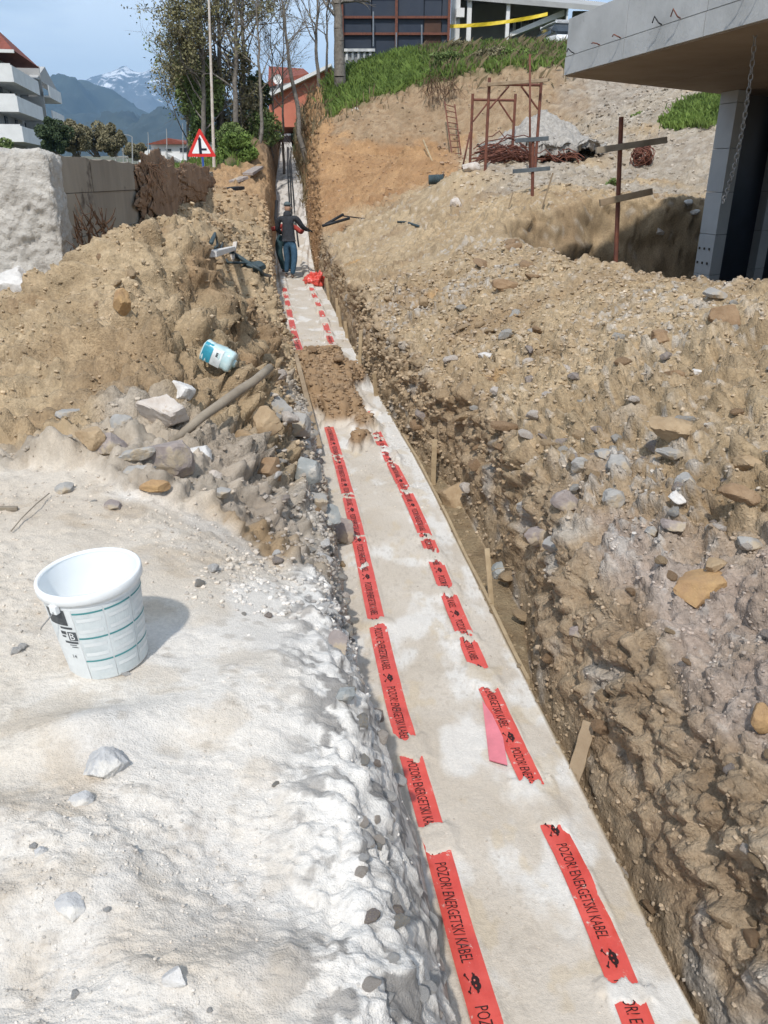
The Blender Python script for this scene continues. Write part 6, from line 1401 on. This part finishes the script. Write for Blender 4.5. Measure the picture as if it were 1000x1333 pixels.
# small white parapet structure at its foot
root = thing('white_railing', PX(448, 84, 36), 'low white wall with a railing at the left foot of the sheeted building', 'wall')
a, b = PX(448, 84, 36), PX(486, 62, 36); mb = MB(); mb.box(((a[0] + b[0]) / 2, 36.2, (a[2] + b[2]) / 2 - .2), (b[0] - a[0], .4, b[2] - a[2] - .1)); mb.build('wall', M_gren, root)
mb = MB(); mb.box(((a[0] + b[0]) / 2, 36.15, b[2] - .1), (b[0] - a[0] + .15, .6, .1)); mb.build('cap', M_ren, root)
for i in range(5): x = a[0] + (b[0] - a[0]) * (i + .5) / 5; mb = MB(); mb.box((x, 35.95, (a[2] + b[2]) / 2), (.09, .06, b[2] - a[2] - .3)); mb.build('baluster', M_ren, root)
# open concrete frame house with pillars, stair and car
root = thing('pillar_house', PX(590, 70, 40), 'unfinished grey block house with pale pillars and a sloping roof slab on the cliff top', 'building')
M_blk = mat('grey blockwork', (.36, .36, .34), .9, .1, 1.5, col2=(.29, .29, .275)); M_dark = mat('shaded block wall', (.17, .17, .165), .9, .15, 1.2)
def pbox(name, m, px0, py0, px1, py1, Y0, th_, ztop=None, zbot=None):
    a, b = PX(px0, py1, Y0), PX(px1, py0, Y0); mb = MB(); z0 = a[2] if zbot is None else zbot; mb.box(((a[0] + b[0]) / 2, Y0 + th_ / 2, (z0 + b[2]) / 2), (b[0] - a[0], th_, b[2] - z0)); return mb.build(name, m, root)
pbox('back_wall', M_blk, 588, -6, 740, 80, 43, .2, zbot=6.8); pbox('back_wall', M_blk, 741, 14, 800, 80, 43.1, .2, zbot=6.8)
pbox('side_wall', M_ren, 586, -10, 600, 72, 39.6, .2, zbot=6.8)
for (x0, x1, yt) in ((606, 615, -6), (656, 665, 0), (733, 740.5, 8)): pbox('pillar', M_frame, x0, yt, x1, 80, 40, .22, zbot=6.8)
mb = MB(); a0, a1 = PX(588, -2, 39.8), PX(800, 16, 39.8); b0, b1 = PX(588, -10, 44), PX(800, 14, 44); mb.add([a0, a1, b1 + (0, 0, .1), b0 + (0, 0, .1), a0 + (0, 0, .22), a1 + (0, 0, .2), b1 + (0, 0, .3), b0 + (0, 0, .3)], [(3, 2, 1, 0), (4, 5, 6, 7), (0, 1, 5, 4), (1, 2, 6, 5), (2, 3, 7, 6), (3, 0, 4, 7)]); mb.build('roof_slab', M_conc, root)
mb = MB(); p = [PX(664, 48, 40.6), PX(664, 42, 40.6), PX(735, 12, 40.6), PX(735, 20, 40.6)]; mb.prism(p, (0, 0, 0), (0, .9, 0)); mb.build('stair_ramp', M_frame, root)
w_ = pbox('door', M_frame, 660, 26, 680, 50, 42.85, .1); mb = MB()
for x0, x1 in ((662, 668), (671, 678)): a, b = PX(x0, 48, 42.8), PX(x1, 29, 42.8); m2 = MB(); m2.box(((a[0] + b[0]) / 2, 42.8, (a[2] + b[2]) / 2), (b[0] - a[0], .04, b[2] - a[2])); m2.build('pane', M_glass, w_)
pbox('air_conditioner', M_frame, 594, 10, 605, 22, 39.3, .25)
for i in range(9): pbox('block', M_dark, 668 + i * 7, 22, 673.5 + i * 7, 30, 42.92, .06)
# yellow caution strip between pillars
M_yel = mat('yellow strip', (.70, .52, .03), .5, .1, 5)
a, b, m_ = PX(586, 34, 39), PX(713, 18, 39), PX(650, 30, 39); ys_ = np.linspace(0, 1, 16); pts = [a * (1 - t) ** 2 + 2 * t * (1 - t) * (m_ - (0, 0, .08)) + b * t * t for t in ys_]
mb = MB(); vs = [];
for i, p in enumerate(pts): q3 = (0, .02 * math.sin(i), .07); vs += [p - q3, p + q3, p + np.array(q3) + (0, .01, 0), p - np.array(q3) + (0, .01, 0)]
mb.add(np.array(vs) - a, [(i * 4 + k, i * 4 + (k + 1) % 4, i * 4 + 4 + (k + 1) % 4, i * 4 + 4 + k) for i in range(15) for k in range(4)]); o = mb.build('caution_strip', M_yel); o.location = tuple(a); props(o, 'yellow plastic strip strung between the pillars on the cliff top', 'strip')
# white car, seen above the grass
M_car = mat('white car paint', (.75, .76, .77), .25, .04, 2, spec=.5); M_tyre = mat('tyre rubber', (.02, .02, .02), .8, .1, 5)
cc0 = PX(722, 62, 37); zc = zat(cc0[0], 36.8); cz0 = PX(722, 33, 37)[2] - 1.46; root = thing('parked_car', (cc0[0], 37.4, cz0), 'white car parked on the cliff top behind the tall grass, only its top in view', 'car')
o_ = np.array((cc0[0] + .15, 37.4, cz0)); ca, sa = math.cos(.5), math.sin(.5); Rc = np.array(((ca, -sa, 0), (sa, ca, 0), (0, 0, 1)))
Rc = np.array(Matrix.Rotation(math.radians(100), 3, 'Z'))
def carpart(name, m, sec, par=None, smooth=True):
    """sections: list of (x along car, half width low, half width high, z low, z high)"""
    mb = MB(); vs = []; 
    for x, wl, wh, zl, zh in sec:
        vs += [(x, -wl * .92, zl), (x, -wl, zl + .08), (x, -wl, (zl + zh) / 2), (x, -wh, zh - .04), (x, -wh * .9, zh), (x, wh * .9, zh), (x, wh, zh - .04), (x, wl, (zl + zh) / 2), (x, wl, zl + .08), (x, wl * .92, zl)]
    n = 10; f = [(i * n + j, i * n + (j + 1) % n, (i + 1) * n + (j + 1) % n, (i + 1) * n + j) for i in range(len(sec) - 1) for j in range(n)] + [tuple(range(n))[::-1], tuple((len(sec) - 1) * n + j for j in range(n))]
    mb.add(np.array(vs) @ Rc.T + o_, f); return mb.build(name, m, par or root, bevel=.03)
carpart('body', M_car, [(-2.1, .70, .66, .30, .80), (-1.95, .84, .80, .22, .90), (-1.1, .87, .82, .20, .96), (1.1, .87, .82, .20, .96), (1.9, .84, .78, .22, .86), (2.1, .72, .66, .30, .70)])
carpart('cabin', M_glass, [(-1.75, .74, .70, .93, 1.0), (-1.25, .76, .60, .93, 1.40), (.4, .76, .60, .93, 1.42), (1.15, .74, .70, .93, 1.0)])
carpart('roof', M_car, [(-1.30, .60, .57, 1.39, 1.45), (-.4, .62, .58, 1.41, 1.48), (.42, .60, .57, 1.40, 1.46)])
for x in (-1.3, 1.3):
    for s_ in (-1, 1):
        a = np.array((x, s_ * .72, .31)) @ Rc.T + o_; b = np.array((x, s_ * .88, .31)) @ Rc.T + o_; mb = MB(); mb.tube([a, b], .31, 20); wh = mb.build('wheel', M_tyre, root); mb = MB(); b2 = np.array((x, s_ * .89, .31)) @ Rc.T + o_; mb.tube([b, b2], .19, 14); mb.build('rim', M_wire, wh)

# ------------------------------------------------------------------ warning sign, lamp posts
M_sred = mat('sign red', (.62, .035, .03), .4, .05, 5); M_swhite = mat('sign white', (.78, .79, .80), .4, .04, 5); M_sblk = mat('sign black', (.012, .014, .03), .45, .05, 5)
c = at(262, 250, 21.5); ctr = at(261.5, 189.5, 21.5); root = thing('warning_sign', (c[0], c[1], 1.9), 'red and white triangular sign with a side-road symbol, behind the wall end', 'sign')
wx = at(280.5, 204, 21.5)[0] - at(242.5, 204, 21.5)[0]; hz = at(262, 166, 21.5)[2] - at(262, 204, 21.5)[2]
def tri(s, y, cz=0.0, n=5):
    P3 = [np.array((-wx / 2, 0, -hz / 3)), np.array((wx / 2, 0, -hz / 3)), np.array((0, 0, hz * 2 / 3))]; out = []
    for i in range(3):
        p, a, b = P3[i], P3[i - 1], P3[(i + 1) % 3]; rr_ = .07
        pa = p + (a - p) * rr_; pb = p + (b - p) * rr_
        for t in np.linspace(0, 1, n): out.append((1 - t) ** 2 * pa + 2 * t * (1 - t) * p + t * t * pb)
    return np.array(out) * s + ctr + (0, y, 0)
ctr = np.array((ctr[0], 21.5, at(262, 204, 21.5)[2] + hz / 3))
mb = MB(); mb.prism(tri(1, 0), (0, 0, 0), (0, .02, 0)); mb.build('plate', M_sred, root); mb = MB(); mb.prism(tri(.66, -.004), (0, 0, 0), (0, .002, 0)); mb.build('white_field', M_swhite, root)
mb = MB(); mb.box(ctr + (-.02, -.008, .02), (.07, .004, .34)); mb.add([ctr + (-.065, -.0099, .17), ctr + (.025, -.0099, .17), ctr + (-.02, -.0099, .25)], [(0, 1, 2)]); mb.build('main_road_symbol', M_sblk, root); mb = MB(); mb.box(ctr + (.07, -.011, -.05), (.14, .004, .045)); mb.build('side_road_symbol', M_sblk, root)
mb = MB(); mb.tube([(ctr[0], 21.56, 1.9), (ctr[0], 21.56, ctr[2] + hz * .5)], .03, 10); mb.build('pole', M_wire, root)
mb = MB(); mb.box((ctr[0] + .02, 21.5, at(262, 213, 21.5)[2]), (.05, .01, .32)); mb.build('blue_strip', mat('sign blue', (.03, .08, .30), .4, .05, 5), root)
def lamp(px, pyb, pyt, Yd, r, label, arm=False, m=None, pxt=None):
    b = at(px, pyb, Yd); t = at(pxt or px, pyt, Yd); root = thing('lamp_post', b, label, 'lamp post'); mb = MB(); mb.tube([b - (0, 0, .5), t], [r, r * .6], 10); mb.build('pole', m or M_conc, root)
    mb = MB(); 
    if arm: mb.tube([t, t + (-.3, 0, .15), t + (-.9, 0, .2)], r * .45, 6); mb.box(t + (-1.1, 0, .2), (.5, .2, .12))
    else: mb.tube([t, t + (0, 0, .3)], r * .6, 8)
    mb.build('lamp_head', m or M_conc, root)
lamp(277, 195, -30, 27, .05, 'tall pale lamp pole in front of the grove, right of the sign', m=RM['pale'], pxt=271)
lamp(172, 216, 178, 85, .07, 'far grey lamp post left of the white house', True); lamp(160, 216, 186, 80, .05, 'shortest far pole at the left of the street lamps'); lamp(193, 214, 176, 88, .05, 'thin far pole by the left corner of the white house')
lamp(217, 218, 172, 80, .06, 'far lamp pole in front of the white house'); lamp(238, 216, 165, 82, .05, 'thin far pole close to the warning sign')
# ------------------------------------------------------------------ the two workers in the trench
M_jack = mat('charcoal jacket', (.035, .038, .045), .85, .2, 14, bump=.004, bscale=14); M_jean = mat('blue jeans', (.055, .125, .20), .85, .3, 7, col2=(.03, .07, .12), bump=.004, bscale=16, spots=((.13, .22, .30), 5, .6))
M_tealj = mat('dark teal trousers', (.035, .075, .085), .85, .2, 8, col2=(.02, .045, .055), bump=.004, bscale=16); M_hat = mat('slate grey beanie', (.10, .13, .14), .9, .15, 30); M_skin = mat('skin', (.42, .25, .17), .6, .1, 8); M_redj = mat('red sleeve', (.36, .055, .04), .85, .2, 12, bump=.003, bscale=18); M_shoe = mat('muddy shoes', (.24, .18, .14), .9, .3, 12, col2=(.12, .09, .08))
def skin_mesh(name, verts, edges, radii, m, root, sub=2):
    me = bpy.data.meshes.new(name); base = np.array(wloc(root)); me.from_pydata([tuple(np.array(v) - base) for v in verts], edges, []); o = bpy.data.objects.new(name, me); COL.objects.link(o)
    md = o.modifiers.new('s', 'SKIN'); md.branch_smoothing = .6; sk = me.skin_vertices[0].data
    for i, r_ in enumerate(radii): sk[i].radius = (r_, r_) if np.isscalar(r_) else r_
    sk[0].use_root = True; sb = o.modifiers.new('u', 'SUBSURF'); sb.levels = sub; sb.render_levels = sub
    ev = o.evaluated_get(bpy.context.evaluated_depsgraph_get()); m2 = bpy.data.meshes.new_from_object(ev); o.modifiers.clear(); o.data = m2; m2.materials.clear(); m2.materials.append(m); m2.shade_smooth(); o.parent = root; return o
Yw = 20.8; ft = at(378, 357, Yw); ft[2] = zat(ft[0], Yw); B0 = np.array((ft[0], Yw, ft[2]))
root = thing('person', B0, 'worker in charcoal hooded jacket, grey beanie and blue jeans seen from behind in the trench', 'person')
wpt = lambda x, y, z: B0 + np.array((x * 1.14, y, z * 1.04))
# jeans: pelvis, two legs (left one stepping forward up the slope)
V_ = [wpt(.02, .02, .86), wpt(.01, .02, .98), wpt(.12, .02, .80), wpt(.11, -.02, .45), wpt(.05, .0, .10), wpt(-.09, .06, .80), wpt(-.06, .10, .46), wpt(-.10, .16, .12)]
skin_mesh('jeans', V_, [(0, 1), (0, 2), (2, 3), (3, 4), (0, 5), (5, 6), (6, 7)], [(.16, .13), (.155, .12), .105, .085, .068, .105, .082, .065], M_jean, root)
for nm, a, b in (('shoe', wpt(.05, -.02, .06), wpt(.03, .16, .045)), ('shoe', wpt(-.10, .14, .07), wpt(-.12, .32, .06))): skin_mesh(nm, [a, (a + b) / 2, b], [(0, 1), (1, 2)], [.055, .055, .042], M_shoe, root, 1)
J = [wpt(.0, .04, 1.02), wpt(-.01, .08, 1.22), wpt(-.02, .13, 1.42), wpt(-.02, .16, 1.50), wpt(.19, .14, 1.40), wpt(.30, .20, 1.20), wpt(.40, .38, 1.12), wpt(-.22, .15, 1.38), wpt(-.27, .20, 1.14), wpt(-.20, .40, 1.04), wpt(.0, .03, .88)]
skin_mesh('jacket', J, [(0, 1), (1, 2), (2, 3), (2, 4), (4, 5), (5, 6), (2, 7), (7, 8), (8, 9), (0, 10)], [(.175, .13), (.19, .14), (.17, .12), .08, .085, .068, .052, .085, .068, .052, (.18, .135)], M_jack, root)
skin_mesh('hood', [wpt(-.02, .07, 1.42), wpt(-.02, .10, 1.50), wpt(-.02, .16, 1.56)], [(0, 1), (1, 2)], [(.11, .06), (.115, .08), (.09, .08)], M_jack, root)
skin_mesh('head', [wpt(-.02, .20, 1.54), wpt(-.02, .23, 1.62), wpt(-.02, .23, 1.70)], [(0, 1), (1, 2)], [.06, .09, .085], M_skin, root)
for s_ in (-1, 1): skin_mesh('ear', [wpt(-.02 + s_ * .095, .22, 1.62), wpt(-.02 + s_ * .10, .22, 1.65)], [(0, 1)], [.014, .016], M_skin, root, 1)
skin_mesh('nose', [wpt(-.02, .31, 1.62), wpt(-.02, .335, 1.61)], [(0, 1)], [.014, .016], M_skin, root, 1)
skin_mesh('beanie', [wpt(-.02, .21, 1.67), wpt(-.02, .22, 1.73), wpt(-.02, .225, 1.79)], [(0, 1), (1, 2)], [.105, .100, .055], M_hat, root)
def hand(c, d, root, m):
    d = np.array(d, float); d /= np.linalg.norm(d); s_ = np.cross(d, (0, 0, 1)); s_ /= np.linalg.norm(s_); V_ = [c, c + d * .05]; E = [(0, 1)]; R_r = [.030, .035]
    for i, o in enumerate((-.027, -.009, .009, .027)): L = .075 - .008 * abs(i - 1.3); b = c + d * .075 + s_ * o; k = len(V_); V_ += [b, b + d * L * .5 - (0, 0, .01), b + d * L * .8 - (0, 0, .04)]; E += [(1, k), (k, k + 1), (k + 1, k + 2)]; R_r += [.011, .010, .008]
    k = len(V_); V_ += [c + d * .03 - s_ * .045, c + d * .075 - s_ * .06]; E += [(0, k), (k, k + 1)]; R_r += [.012, .010]; return skin_mesh('hand', V_, E, R_r, m, root, 1)
hand(wpt(.42, .42, 1.11), (.5, .6, -.1), root, M_cable); hand(wpt(-.17, .45, 1.02), (.3, .8, -.1), root, M_cable)
B1 = np.array((B0[0] - .05, B0[1] + .55, zat(B0[0] - .1, B0[1] + .55)))
root = thing('person', B1, 'second worker bending in front of the first, with red sleeves and dark teal trousers', 'person')
B1[2] = B0[2] + .10; w2 = lambda x, y, z: B1 + np.array((x, y, z))
skin_mesh('trousers', [w2(-.20, -.05, .82), w2(-.18, 0, .90), w2(-.30, -.12, .74), w2(-.24, -.16, .42), w2(-.17, -.10, .08), w2(-.06, .05, .74), w2(-.05, .12, .42), w2(-.02, .10, .08)], [(0, 1), (0, 2), (2, 3), (3, 4), (0, 5), (5, 6), (6, 7)], [.16, .15, .115, .085, .065, .11, .08, .06], M_tealj, root)
for a, b in ((w2(-.17, -.12, .05), w2(-.18, .06, .04)), (w2(-.02, .08, .05), w2(-.02, .26, .04))): skin_mesh('shoe', [a, (a + b) / 2, b], [(0, 1), (1, 2)], [.055, .055, .042], M_shoe, root, 1)
skin_mesh('sweater', [w2(-.14, .08, .95), w2(-.08, .28, 1.08), w2(-.02, .48, 1.14), w2(-.20, .44, 1.14), w2(-.38, .10, 1.08), w2(-.66, -.10, 1.08), w2(.14, .44, 1.10), w2(.30, .20, .98), w2(.38, .05, 1.08)], [(0, 1), (1, 2), (2, 3), (3, 4), (4, 5), (2, 6), (6, 7), (7, 8)], [(.15, .13), (.16, .13), .13, .075, .062, .045, .075, .06, .045], M_redj, root)
skin_mesh('head', [w2(.0, .58, 1.14), w2(.0, .68, 1.14), w2(.0, .74, 1.12)], [(0, 1), (1, 2)], [.06, .09, .085], M_skin, root)
skin_mesh('beanie', [w2(.0, .66, 1.19), w2(.0, .74, 1.18), w2(.0, .80, 1.14)], [(0, 1), (1, 2)], [.09, .10, .06], M_hat, root)
hand(w2(-.69, -.12, 1.08), (-.9, -.2, 0), root, M_skin); hand(w2(.40, .02, 1.09), (.4, -.2, .3), root, M_skin)
# red sheet at the bed side
c = onz(410, 372); c[2] = zat(c[0], c[1]); v, f = ICO[4]; d1 = np.array(( .20, .16, .17)); nn = fbm(v[:, 0] * 1.6, v[:, 1] * 1.6, v[:, 2] * 1.6, 3, 33)
rad = 1 + .45 * nn + .18 * np.abs(pn(v[:, 0] * 4, v[:, 1] * 4, v[:, 2] * 4, 34)); vv = v * rad[:, None] * d1; vv[:, 2] = np.maximum(vv[:, 2] + .12, 0.0) * (1 + .5 * sm(0, .2, vv[:, 0]))
props(link('red_plastic_bag', fast_mesh('red_plastic_bag', vv, f, M_red, True), loc=c), 'crumpled bright red plastic at the right side of the bed behind the worker', 'plastic bag')

# ------------------------------------------------------------------ haze
hz_ = MB(); zlo, zhi = -4.0, 1250.0; hz_.box((0, 3800, (zlo + zhi) / 2), (16000, 13000, zhi - zlo))
mh = bpy.data.materials.new('pale air'); mh.use_nodes = True; nh = mh.node_tree; nh.nodes.clear(); oh = nh.nodes.new('ShaderNodeOutputMaterial'); pv = nh.nodes.new('ShaderNodeVolumePrincipled')
pv.inputs['Density'].default_value = 1.25e-4; pv.inputs['Color'].default_value = (.36, .64, 1.0, 1); nh.links.new(pv.outputs[0], oh.inputs['Volume'])
o = hz_.build('haze', mh); props(o, kind='stuff')
